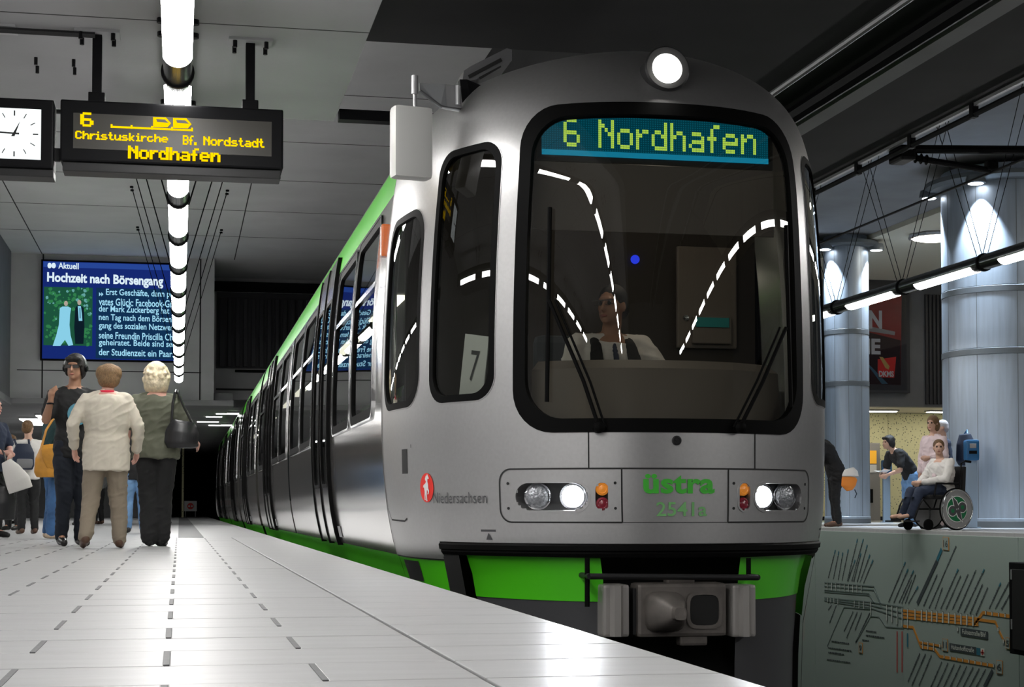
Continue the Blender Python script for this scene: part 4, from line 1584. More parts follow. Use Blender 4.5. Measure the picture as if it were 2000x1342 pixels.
# line card behind the side window (a loose card leaning on the sill)
a = S(-1.42, 0.98, -0.10)
cd = thing('line_card', 'white card with a black figure 7 leaning inside the cab side window', 'card', (a.x, a.y, 0.98))
uq = (S0(-1.2, 1.2) - S0(-1.45, 1.2)).normalized()
nq_ = Sn(-1.33, 1.2)
mt = Matrix(((uq.x, -nq_.x, 0, 0), (uq.y, -nq_.y, 0, 0), (0, 0, 1, 0), (0, 0, 0, 1))) @ Matrix.Rotation(0.16, 4, 'Y')
MB().box(-0.02, 0.19, 0, 0.006, 0.0, 0.37, mt).build('card', 'white_paint', cd)
vs, fs = text_geo('7', 1, 0.0)
x0, y0 = min(v.x for v in vs), min(v.y for v in vs)
me = bpy.data.meshes.new('figure')
me.from_pydata([tuple(mt @ Vector((0.055 + (v.x - x0) * 0.17, -0.003, 0.11 + (v.y - y0) * 0.25))) for v in vs], [], fs)
link_mesh('figure', me, 'letter_dark', cd)
MB().box(0.20, 0.31, 0.004, 0.012, 0.02, 0.38, mt).build('second_card', 'dark_metal', cd)


# ------------------------------------------------------------------ opposite platform
XR, ZR = 10.2, 0.05
fr = tag(MB().box(XR, 24, -12, 39.5, -0.25, ZR).build('floor_right', 'tile'), kind='structure')
MB().bbox(XR - 0.03, XR + 0.30, -12, 39.5, -0.04, ZR + 0.004, 0.006).build('edge_strip', 'tile_edge', fr)
wf = tag(MB().box(XR + 0.03, XR + 0.3, -12, 60, -2.9, -0.26).build('wall_right', 'concrete'), kind='structure')
mat('map_white', (0.33, 0.40, 0.365), rough=0.45)
mat('map_ink', (0.045, 0.06, 0.065), rough=0.6)
mat('map_grey', (0.15, 0.20, 0.19), rough=0.6)
mat('map_orange', (0.62, 0.26, 0.04), rough=0.5)
mat('map_blue', (0.03, 0.16, 0.22), rough=0.5)
mat('map_red', (0.50, 0.06, 0.05), rough=0.5)
mat('map_pale', (0.62, 0.66, 0.60), rough=0.5)
XM = XR - 0.045
yj = on_x(1763, 1100, XM).y
mapb = thing('network_map', 'huge route map with orange lines on the platform side wall', 'map', (XM, yj, -2.65))
for i in range(-3, 4):
    MB().bbox(-0.0, 0.04, i * 3.3 + 0.006, (i + 1) * 3.3 - 0.006, 0.0, 2.65, 0.004).build('map_panel', 'map_white', mapb)


def mp(cx_, cy_, off=-0.004):
    """point of the map from the zoomed picture (crop origin 1580,1000)"""
    p = on_x(1580 + cx_ / 3.924, 1000 + cy_ / 3.924, XM)
    return Vector((off, p.y - yj, p.z + 2.65))


NX = (-1, 0, 0)


def route(name, pts, w, material, off=-0.003):
    return MB().strip([mp(x, y, off) for x, y in pts], w, NX, 0.003).build(name, material, mapb)


K = 21.0 / 3200 / 3.924     # metres per crop pixel, about
for dy in (-14, 14):
    route('grey_line', [(120, 555 + dy), (500, 585 + dy), (555, 715 + dy * .6)], 10 * K, 'map_grey')
    route('grey_line', [(120, 605 + dy * .5), (462, 632 + dy * .5), (505, 705)], 8 * K, 'map_grey')
for dy in (-22, 0, 22):
    route('grey_line', [(120, 668 + dy * .5), (470, 712 + dy), (725, 775 + dy * 2)], 10 * K, 'map_grey')
route('grey_line', [(140, 1030), (270, 730), (470, 745)], 8 * K, 'map_grey')
route('grey_line', [(360, 1000), (475, 800), (540, 805), (590, 880), (725, 890)], 8 * K, 'map_grey')
for dy in (-34, -8, 18):
    route('orange_line', [(725, 790 + dy), (1300, 850 + dy * .9)], 20 * K, 'map_orange')
route('orange_line', [(725, 875), (800, 885), (860, 1035), (965, 1052), (1005, 1108), (1420, 1180)], 24 * K, 'map_orange')
route('orange_line', [(850, 1000), (1015, 1028)], 18 * K, 'map_orange')
route('orange_line', [(1295, 830), (1335, 772), (1560, 803)], 26 * K, 'map_orange')
route('orange_line', [(1270, 862), (1300, 825), (1432, 843), (1455, 905), (1500, 995)], 22 * K, 'map_orange')


def tick(x, y0, y1, w=15):
    a, b = mp(x, y0), mp(x, y1)
    MB().strip([mp(x, y0 - 3, -0.006), mp(x, y1 + 3, -0.006)], (w + 8) * K, NX, 0.002).build('station_outline', 'map_ink', mapb)
    MB().strip([mp(x, y0, -0.009), mp(x, y1, -0.009)], w * K, NX, 0.002).build('station_mark', 'map_pale', mapb)


for x in (145, 178, 210, 242, 275, 307, 340, 372, 405):
    tick(x, 540 + (x - 145) * .09, 600 + (x - 145) * .09, 10)
for x in (148, 168, 196, 226, 352, 388, 423):
    tick(x, 655 + (x - 145) * .11, 690 + (x - 145) * .2, 9)
for x in (477, 600, 640, 680, 718, 760):
    tick(x, 690 + (x - 477) * .18, 790 + (x - 477) * .36, 12)
for x in (818, 868, 906, 945, 985, 1030, 1075, 1125, 1170, 1215, 1262):
    tick(x, 744 + (x - 818) * .105, 828 + (x - 818) * .105, 18)
for x, y in ((1360, 775), (1408, 782), (1458, 788), (1508, 794)):
    tick(x, y - 14, y + 14, 12)
for x, y in ((876, 1020), (916, 1025), (960, 1035)):
    tick(x, y - 30, y + 30, 11)
for k in range(9):
    tick(1040 + k * 47.5, 1098 + k * 8.6, 1122 + k * 8.6, 13)
for x, y in ((1145, 900), (1455, 900), (1495, 992), (1008, 1026)):
    tick(x, y - 14, y + 14, 15)


rng = random.Random(11)


def slant(x0, y0, x1, y1, head=False, w=15):
    """slanted station name: a run of small word-like strokes"""
    m_ = MB()
    L_ = math.hypot(x1 - x0, y1 - y0)
    t = 0.0
    while t < 1:
        d = min(rng.uniform(7, 20) / L_, 1 - t)
        a = (x0 + (x1 - x0) * t, y0 + (y1 - y0) * t)
        b = (x0 + (x1 - x0) * (t + d), y0 + (y1 - y0) * (t + d))
        m_.strip([mp(*a), mp(*b)], w * K * rng.uniform(.55, 1.1), NX, 0.002)
        t += d + 3.5 / L_
    o = m_.build('station_name', 'map_ink', mapb)
    o['kind'] = 'stuff'
    if head:
        dx, dy = (x1 - x0) / L_, (y1 - y0) / L_
        MB().strip([mp(x1 + dx * 4, y1 + dy * 4), mp(x1 + dx * 34, y1 + dy * 34)], 15 * K, NX, 0.003).build('access_mark', 'map_blue', mapb)


for a in [(150, 505, 196, 325), (188, 515, 225, 335), (226, 520, 256, 345), (255, 525, 297, 320), (296, 528, 366, 240), (330, 530, 410, 240), (300, 530, 345, 400), (345, 532, 392, 350), (372, 535, 440, 285),
          (392, 540, 458, 360), (420, 545, 480, 400), (612, 690, 728, 415), (652, 695, 748, 470), (692, 695, 790, 480), (765, 700, 822, 600), (1012, 742, 1132, 470), (1190, 772, 1332, 470), (1383, 742, 1458, 575)]:
    slant(*a, head=True)
for a in [(880, 722, 985, 480), (922, 738, 1130, 262), (968, 742, 1025, 580), (1052, 745, 1165, 490), (1100, 748, 1222, 478), (1142, 768, 1282, 445), (1236, 782, 1332, 555), (1282, 788, 1372, 580),
          (1430, 742, 1535, 540), (1478, 745, 1545, 625), (740, 700, 820, 480), (712, 700, 790, 520)]:
    slant(*a)
for a in [(270, 915, 340, 765), (290, 965, 372, 768), (355, 905, 405, 772), (360, 1000, 468, 775), (150, 750, 175, 712), (160, 850, 212, 712), (760, 1300, 852, 1085), (790, 1330, 895, 1090), (845, 1330, 942, 1095)]:
    slant(*a)
for k in range(8):
    slant(935 + k * 48, 1345 + k * 3, 1020 + k * 48, 1150 + k * 8)
for y, x0, x1 in ((990, 175, 310), (1040, 150, 330), (1075, 150, 270), (1130, 140, 320), (910, 440, 520), (945, 440, 580), (980, 410, 460)):
    slant(x0, y, x1, y + (x1 - x0) * .14, False, 13)
route('name_block', [(832, 705), (985, 375)], 40 * K, 'map_ink', -0.004)
route('name_block', [(985, 370), (1020, 285)], 36 * K, 'map_blue', -0.004)
slant(845, 690, 972, 400, False, 14)
route('name_block', [(1345, 1345), (1410, 1215)], 36 * K, 'map_ink', -0.004)
for x in (678, 716):
    route('red_column', [(x, 915), (x, 1230)], 16 * K, 'map_red', -0.004)
route('green_block', [(758, 930), (758, 1035)], 22 * K, 'map_blue', -0.004)


def plate(name, x0, y0, x1, y1, slope, material, body=None, tmat='map_pale', hh=0.62, off=-0.005):
    """rectangular name plate; slope in crop pixels over its width"""
    MB().prism([mp(x0, y0, off), mp(x1, y0 + slope, off), mp(x1, y1 + slope, off), mp(x0, y1, off)], (-0.002, 0, 0)).build(name, material, mapb)
    if body:
        A = mp(x0 + (x1 - x0) * .07, y1 - (y1 - y0) * (1 - hh) / 2, off - 0.005)
        B = mp(x1 - (x1 - x0) * .07, y1 + slope * .86 - (y1 - y0) * (1 - hh) / 2, off - 0.005)
        C = mp(x0 + (x1 - x0) * .07, y0 + (y1 - y0) * (1 - hh) / 2, off - 0.005)
        u = (B - A)
        v = (C - A)
        text_obj('plate_lettering', body, tmat, mapb, lambda x, y: A + u * x + v * y, width=1, height=1, bold=0.01)


plate('name_plate', 1165, 885, 1375, 945, 32, 'map_ink', 'Fuhsestraße/Bhf')
plate('name_plate', 1080, 1005, 1285, 1062, 32, 'map_ink', 'Haltenhoffstraße')
plate('access_plate', 1288, 1040, 1316, 1096, 4, 'map_blue')
plate('clinic_plate', 1320, 1045, 1348, 1102, 4, 'map_pale')
plate('red_cross', 1329, 1055, 1339, 1095, 1, 'map_red', off=-0.008)
plate('red_cross', 1322, 1070, 1346, 1080, 3, 'map_red', off=-0.008)
for (x0, y0, x1, y1, t) in ((1030, 190, 1076, 292, '16'), (1026, 970, 1068, 1065, '11'), (1440, 1135, 1488, 1240, '6'), (1512, 960, 1545, 1050, '5'), (385, 1000, 415, 1080, '9')):
    plate('line_frame', x0, y0, x1, y1, 6, 'map_orange')
    plate('line_number', x0 + 4, y0 + 4, x1 - 4, y1 - 4, 5, 'map_white', t, 'map_ink', 0.55, -0.008)
# black cabinet standing in front of the map
a, b = on_x(1970, 1098, XM - 0.25), on_x(2050, 1290, XM - 0.25)
bx = thing('track_cabinet', 'black metal cabinet hung on the route map wall', 'cabinet', (XM - 0.13, (a.y + b.y) / 2, b.z))
hy = (a.y - b.y) / 2
MB().bbox(-0.12, 0.125, -hy, hy, 0, a.z - b.z, 0.01).build('case', 'black_metal', bx)
MB().bbox(-0.135, -0.12, -hy + 0.05, hy - 0.10, 0.06, a.z - b.z - 0.08, 0.005).build('door', 'dark_metal', bx)
for z in (0.3, 0.9):
    MB().tube([(-0.13, hy - 0.08, z), (-0.13, hy - 0.08, z + 0.12)], 0.015).build('hinge', 'grey_metal', bx)

# ------------------------------------------------------------------ round columns
def column(px, zc, r, label, ztop, ring_r, angs, bands, zl_):
    c = at(px, zc)
    o = thing('column', label, 'column', (c.x, c.y, ZR))
    view = math.atan2(c.x, c.y)
    prof = [(r * 1.02, 0), (r * 1.02, 0.14), (r, 0.15)]
    for z in bands:
        prof += [(r, z - ZR - 0.06), (r * 0.985, z - ZR - 0.055), (r * 0.985, z - ZR + 0.055), (r, z - ZR + 0.06)]
    prof += [(r, ztop - ZR)]
    MB().lathe(prof, 64).build('shaft', 'column_metal', o, 0.5)
    for z in bands:
        MB().lathe([(r * 1.002, z - ZR - 0.05), (r * 1.008, z - ZR - 0.045), (r * 1.008, z - ZR + 0.045), (r * 1.002, z - ZR + 0.05)], 64).build('band', 'band_metal', o, 0.5)
    MB().lathe([(ring_r * 1.02, zl_ - ZR + 0.04), (ring_r * 1.08, zl_ - ZR + 0.09), (ring_r * 1.08, zl_ - ZR + 0.16), (r, zl_ - ZR + 0.17)], 64).build('collar', 'band_metal', o, 0.5)
    MB().lathe([(r * 1.03, 0.0), (r * 1.03, 0.10), (r * 1.0, 0.11)], 64).build('plinth', 'band_metal', o, 0.5)
    for k in range(10):
        a = 2 * math.pi * k / 10
        MB().box(r - 0.003, r + 0.0015, -0.004, 0.004, 0.15, ztop - ZR - 0.1, Matrix.Rotation(a, 4, 'Z')).build('sheet_joint', 'band_metal', o)
    for an in angs:
        # angle measured from the direction towards the camera, positive to the right
        d = Vector((-math.sin(view), -math.cos(view), 0))
        rt = Vector((math.cos(view), -math.sin(view), 0))
        v = d * math.cos(math.radians(an)) + rt * math.sin(math.radians(an))
        p = v * (ring_r + 0.02)
        mt = Matrix.Translation((p.x, p.y, zl_ - ZR))
        dl = MB().lathe([(0.14, 0.10), (0.16, 0.02), (0.16, -0.02), (0.13, -0.03)], 20, mt).build('downlight', 'band_metal', o, 0.6)
        MB().lathe([(0.125, -0.028), (0.11, -0.036), (0.01, -0.04)], 20, mt).build('downlight_lens', 'spot_lens', dl, 0.8)
        ld = bpy.data.lights.new('downlight_beam', 'SPOT')
        ld.energy = 1100
        ld.color = (0.72, 0.86, 1.0)
        ld.spot_size = math.radians(58)
        ld.spot_blend = 0.35
        ld.shadow_soft_size = 0.08
        lo = bpy.data.objects.new('downlight_beam', ld)
        col.objects.link(lo)
        lo.parent = o
        lo.location = (p.x, p.y, zl_ - ZR - 0.06)
        aim = Vector((-v.x * 0.22, -v.y * 0.22, -1)).normalized()
        lo.rotation_euler = aim.to_track_quat('-Z', 'Y').to_euler()
    return o


column(1967, 27, 1.02, 'thick round blue-grey metal column behind the wheelchair', 5.9, 1.19, (-88, -21, 48, 115, 182), (2.88, 3.88), 5.58)
column(1655, 34, 0.46, 'slim round blue-grey metal column beside the red poster', 6.0, 0.62, (-42, 75, 195), (2.93, 4.0), 5.72)

# ------------------------------------------------------------------ end of the opposite platform
mat('poster_red', (0.42, 0.03, 0.025), rough=0.25)
mat('poster_dark', (0.035, 0.012, 0.015), rough=0.25)
mat('poster_gold', (0.70, 0.50, 0.15), rough=0.4)
mat('poster_blue', (0.06, 0.16, 0.24), rough=0.3)
wb = tag(MB().box(7.2, 24, Y_END, Y_END + 0.3, 2.84, 6.0).build('wall_end_right', 'wall_panel_dark'), kind='structure')
tag(MB().box(7.2, 24, Y_END + 0.3, 39.6, 2.84, 3.0).build('ceiling_low_right', 'ceiling_cream'), kind='structure')
ws = tag(MB().box(7.2, 24, 39.7, 39.9, -0.3, 2.84).build('wall_stone', 'grout'), kind='structure')
for i in range(12):
    MB().bbox(8.0 + i * 1.25, 8.0 + (i + 1) * 1.25 - 0.012, 39.64, 39.71, ZR + 0.02, 2.83, 0.004).build('stone_panel', 'speckle', ws)
MB().box(7.2, 24, 39.58, 39.64, ZR, ZR + 0.10).build('skirting', 'dark_metal', ws)
x0, x1 = on_y(1806, 700, Y_END).x, on_y(1950, 700, Y_END).x
for i in range(18):
    x = x0 + i * 0.10
    MB().bbox(x, x + 0.06, Y_END - 0.07, Y_END, 2.9, 5.6, 0.012).build('rib', 'rib_metal', wb)
YP = Y_END - 0.16
a, b = on_y(1628, 520, YP), on_y(1778, 768, YP)
po = thing('poster_case', 'dark framed glass case with a red advertising poster', 'poster', ((a.x + b.x) / 2, YP, b.z))
pw_, ph_ = (b.x - a.x) / 2, a.z - b.z
MB().bbox(-pw_, pw_, 0.0, 0.15, 0, ph_, 0.015).build('case', 'rib_metal', po)


def ppt(px, py, y=-0.004):
    q = on_y(px, py, YP)
    return Vector((q.x - po.location.x, y, q.z - po.location.z))


def pflat(name, pts, material, y=-0.004, parent=None):
    return MB().prism([ppt(px, py, y) for px, py in pts], (0, 0.003, 0)).build(name, material, parent or po)


pflat('poster_sheet', [(1640, 568), (1761, 572), (1759, 752), (1640, 748)], 'poster_red')
pflat('dark_field', [(1640, 640), (1700, 650), (1759, 665), (1759, 752), (1640, 748)], 'poster_dark', -0.008)
pflat('red_square', [(1714, 702), (1750, 697), (1746, 738), (1714, 737)], 'logo_red', -0.012)
pflat('gold_arrow', [(1717, 697), (1724, 698), (1737, 716), (1735, 722), (1729, 719)], 'poster_gold', -0.016)
pflat('blue_streak', [(1690, 708), (1697, 712), (1734, 750), (1722, 750)], 'poster_blue', -0.012)
pflat('pale_bar', [(1690, 636), (1748, 648), (1747, 655), (1690, 646)], 'galv', -0.012)
for body, px, py, w, h in (('N', 1697, 642, 25, 35), ('IE', 1692, 692, 27, 30), ('DKMS', 1716, 736, 29, 11)):
    A = ppt(px, py, -0.02)
    B = ppt(px + w, py - h, -0.02)
    text_obj('poster_lettering', body, 'white_paint', po, lambda x, y, A=A: (A.x + x, A.y, A.z + y), width=B.x - A.x, height=B.z - A.z, bold=0.04)
MB().box(-pw_ + .08, pw_ - .1, -0.035, -0.030, 0.06, ph_ - .1).build('glass', 'lamp_glass', po)
# round ceiling light
c = at(1832, 33)
rl2 = thing('round_ceiling_light', 'round glowing lamp on the cream ceiling', 'lamp', (c.x, c.y, 5.9))
MB().lathe([(0.55, 0), (0.58, -0.03), (0.56, -0.07), (0.5, -0.08)], 8).build('rim', 'galv', rl2)
MB().lathe([(0.49, -0.075), (0.4, -0.10), (0.02, -0.11)], 32).build('lens', 'warm_lens', rl2, 0.8)
# copies of the ceiling lamp, added out of view to light this hall
for px, zc in ((1900, 24), (2080, 19), (1760, 36)):
    c = at(px, zc)
    o = copy_tree(rl2)
    o.location = (c.x + 4.0, c.y, 5.9)
    o['label'] = 'round lamp added out of view to light the cream ceilinged hall'
    o['group'] = 'added round lamps deeper in the hall'
for px in (1712, 1702, 1690, 1678):
    p = on_z(1712, 786, 2.80)
    o = thing('soffit_lamp', 'small white lamp in the low soffit above the yellow wall', 'lamp', (p.x + (1712 - px) * 0.15, 38.5, 2.84), group='soffit lamps above the yellow wall')
    MB().bbox(-0.5, 0.5, -0.15, 0.15, -0.04, 0, 0.01).build('tray', 'galv', o)
    MB().box(-0.45, 0.45, -0.12, 0.12, -0.055, -0.04).build('lens', 'warm_lens', o)
# ticket machine
c = at(1756, 40)
tmn = thing('ticket_machine', 'tall grey ticket machine against the yellow speckled wall', 'machine', (c.x, 39.3, ZR), -0.1)
mat('machine_grey', (0.30, 0.29, 0.28), rough=0.5)
mat('machine_orange', (0.80, 0.38, 0.03), rough=0.4, emit=(1, 0.5, 0.05), power=0.4)
mat('post_blue', (0.33, 0.42, 0.52), rough=0.45, metal=0.3)
mat('box_blue', (0.02, 0.13, 0.30), rough=0.4)
MB().bbox(-0.30, 0.30, -0.25, 0.25, 0, 1.98, 0.02).build('body', 'machine_grey', tmn)
MB().bbox(-0.33, -0.27, -0.28, 0.2, 0, 2.0, 0.01).build('side_frame', 'dark_metal', tmn)
MB().box(-0.2, 0.2, -0.262, -0.25, 1.45, 1.78).build('screen', 'machine_orange', tmn)
MB().box(-0.2, 0.2, -0.262, -0.25, 1.22, 1.42).build('notice', 'white_paint', tmn)
MB().box(-0.2, -0.05, -0.27, -0.25, 0.95, 1.15).build('coin_slot', 'logo_red', tmn)
MB().box(-0.2, 0.1, -0.27, -0.25, 0.45, 0.8).build('tray', 'black_metal', tmn)
for px, zc, s_, lab in ((1731, 36.0, 1.0, 'blue ticket validator on a thin post beside the ticket machine'), (1897, 25.4, 1.0, 'blue ticket validator on a thick post in front of the thick column')):
    c = at(px, zc)
    v = thing('ticket_validator', lab, 'validator', (c.x, c.y, ZR), -math.atan2(c.x, c.y) + 0.25)
    MB().bbox(-0.08, 0.08, -0.05, 0.05, 0, 1.12, 0.015).build('post', 'post_blue', v)
    MB().bbox(-0.14, 0.14, -0.02, 0.02, 0, 0.02, 0.005).build('foot', 'post_blue', v)
    MB().bbox(-0.105, 0.105, -0.12, 0.08, 1.05, 1.37, 0.035).build('box', 'box_blue', v)
    MB().bbox(-0.06, 0.06, -0.13, -0.115, 1.15, 1.20, 0.004).build('slot', 'black_metal', v)
    MB().bbox(-0.05, 0.05, -0.128, -0.115, 1.24, 1.31, 0.004).build('window', 'galv', v)

# ------------------------------------------------------------------ overhead line gear on the right
cw = tag(MB().tube([(8.2, -12, 3.83), (8.2, 60, 3.83)], 0.014, 6).build('contact_wire', 'black_metal'), 'black contact wire over the far track', 'wire')
pr = thing('support_rail', 'black pipe rail clamped under the edge of the dark ceiling', 'rail', (7.08, -5, 4.05))
MB().tube([(0, 0, -0.10), (0, 60, -0.10)], 0.028, 8).build('pipe', 'black_metal', pr)
MB().box(-0.02, 0.02, 0, 60, -0.03, 0).build('flange', 'galv', pr)
for k in range(22):
    MB().bbox(-0.03, 0.03, 0.5 + k * 1.3 - 0.04, 0.5 + k * 1.3 + 0.04, -0.13, -0.001, 0.008).build('clamp', 'black_metal', pr)
c = at(1745, 16.6)
cb = thing('catenary_bracket', 'black insulated cantilever arm holding the contact wire', 'bracket', (7.2, c.y, 4.05))
MB().bbox(-0.07, 0.10, -0.16, 0.16, -0.16, -0.005, 0.03).build('head', 'black_metal', cb)
MB().tube([(0.05, 0, -0.02), (2.2, 0, 0.06)], 0.045, 10).build('upper_arm', 'black_metal', cb)
MB().tube([(0.1, 0, -0.10), (0.98, 0, -0.20)], 0.032, 10).build('lower_arm', 'black_metal', cb)
for t in (0.06, 0.12, 0.18):
    MB().lathe([(0.03, -0.012), (0.055, 0), (0.03, 0.012)], 12, Matrix.Translation((0.1 + t, 0, -0.10 - t * .11)) @ Matrix.Rotation(math.pi / 2, 4, 'Y')).build('insulator', 'black_metal', cb, 0.8)
MB().bbox(0.94, 1.06, -0.05, 0.05, -0.202, -0.10, 0.02).build('wire_clamp', 'black_metal', cb)
for px, nm, r, mm, lab in ((1778, 'conduit', 0.03, 'galv', 'thin grey conduit under the dark ceiling above the tram'), (1890, 'cable_duct', 0.075, 'black_metal', 'thick black cable duct under the dark ceiling'), (1965, 'cable_tray', 0.05, 'dark_metal', 'pale cable tray under the dark ceiling beside the black duct')):
    p = on_z(px, 0, 4.0)
    if nm == 'cable_tray':
        o = MB().box(p.x - 0.09, p.x + 0.09, -12, 40, 3.96, 4.049).build(nm, 'concrete')
    else:
        o = MB().tube([(p.x, -12, 4.047 - r), (p.x, 40, 4.047 - r)], r, 8).build(nm, mm)
    tag(o, lab, nm.split('_')[-1])


# ------------------------------------------------------------------ people
mat('skin_light', (0.62, 0.38, 0.28), rough=0.55)
mat('skin_pink', (0.66, 0.36, 0.29), rough=0.55)
mat('skin_tan', (0.42, 0.22, 0.14), rough=0.55)
mat('hair_black', (0.012, 0.010, 0.010), rough=0.5, bump=0.5, bscale=60, stretch=(6, 6, 1))
mat('hair_brown', (0.16, 0.085, 0.035), rough=0.6, bump=0.6, bscale=60, stretch=(5, 5, 1.5), vary=0.35, vscale=25)
mat('hair_auburn', (0.24, 0.14, 0.065), rough=0.6, bump=0.6, bscale=60, stretch=(5, 5, 1.5), vary=0.35, vscale=25)
mat('hair_blonde', (0.80, 0.68, 0.48), rough=0.6, bump=0.8, bscale=45, vary=0.22, vscale=22)
mat('hair_grey', (0.45, 0.42, 0.42), rough=0.6, bump=0.6, bscale=60)
mat('cloth_black', (0.012, 0.012, 0.013), rough=0.85, bump=0.3, bscale=14)
mat('cloth_navy', (0.02, 0.03, 0.06), rough=0.85, bump=0.3, bscale=14)
mat('cloth_ink', (0.010, 0.014, 0.024), rough=0.85, bump=0.3, bscale=14)
mat('cloth_white', (0.72, 0.69, 0.66), rough=0.85, bump=0.35, bscale=10)
mat('cloth_cream', (0.66, 0.60, 0.50), rough=0.85, bump=0.5, bscale=8)
mat('cloth_pink', (0.74, 0.60, 0.62), rough=0.85, bump=0.35, bscale=10)
mat('cloth_olive', (0.12, 0.125, 0.09), rough=0.85, bump=0.5, bscale=8)
mat('cloth_taupe', (0.27, 0.22, 0.165), rough=0.85, bump=0.5, bscale=8)
mat('cloth_teal', (0.02, 0.06, 0.065), rough=0.85, bump=0.3, bscale=12)
mat('cloth_red', (0.75, 0.02, 0.06), rough=0.8)
mat('cloth_grey', (0.20, 0.20, 0.21), rough=0.85)
mat('cloth_green', (0.12, 0.55, 0.04), rough=0.7)
mat('denim', (0.045, 0.12, 0.27), rough=0.85, bump=0.4, bscale=20, vary=0.35, vscale=5)
mat('denim_light', (0.16, 0.30, 0.52), rough=0.85, bump=0.4, bscale=20, vary=0.3, vscale=5)
mat('shoe_black', (0.012, 0.012, 0.012), rough=0.35)
mat('shoe_brown', (0.10, 0.05, 0.03), rough=0.45)
mat('shoe_beige', (0.60, 0.47, 0.34), rough=0.6)
mat('leather_black', (0.015, 0.015, 0.017), rough=0.3)
mat('leather_orange', (0.60, 0.27, 0.03), rough=0.45, bump=0.4, bscale=12, vary=0.2, vscale=6)
mat('bag_orange', (0.80, 0.25, 0.03), rough=0.6)
mat('pack_navy', (0.012, 0.02, 0.045), rough=0.7)
mat('print_blue', (0.10, 0.30, 0.40), rough=0.7)
mat('eye_dark', (0.02, 0.015, 0.012), rough=0.2)
mat('lip', (0.45, 0.16, 0.13), rough=0.5)


from mathutils import noise


_unit = {}


def unit_sphere(seg):
    if seg not in _unit:
        nv = max(6, seg * 2 // 3)
        vs = [Vector((0, 0, 1))]
        for i in range(1, nv):
            a = math.pi * i / nv
            vs += [Vector((math.sin(a) * math.cos(2 * math.pi * k / seg), math.sin(a) * math.sin(2 * math.pi * k / seg), math.cos(a))) for k in range(seg)]
        vs.append(Vector((0, 0, -1)))
        fs = [(0, 1 + k, 1 + (k + 1) % seg) for k in range(seg)]
        for i in range(nv - 2):
            for k in range(seg):
                q, r = 1 + i * seg + k, 1 + i * seg + (k + 1) % seg
                fs.append((q, q + seg, r + seg, r))
        n = len(vs) - 1
        fs += [(n, n - seg + (k + 1) % seg, n - seg + k) for k in range(seg)]
        _unit[seg] = (vs, fs)
    return _unit[seg]


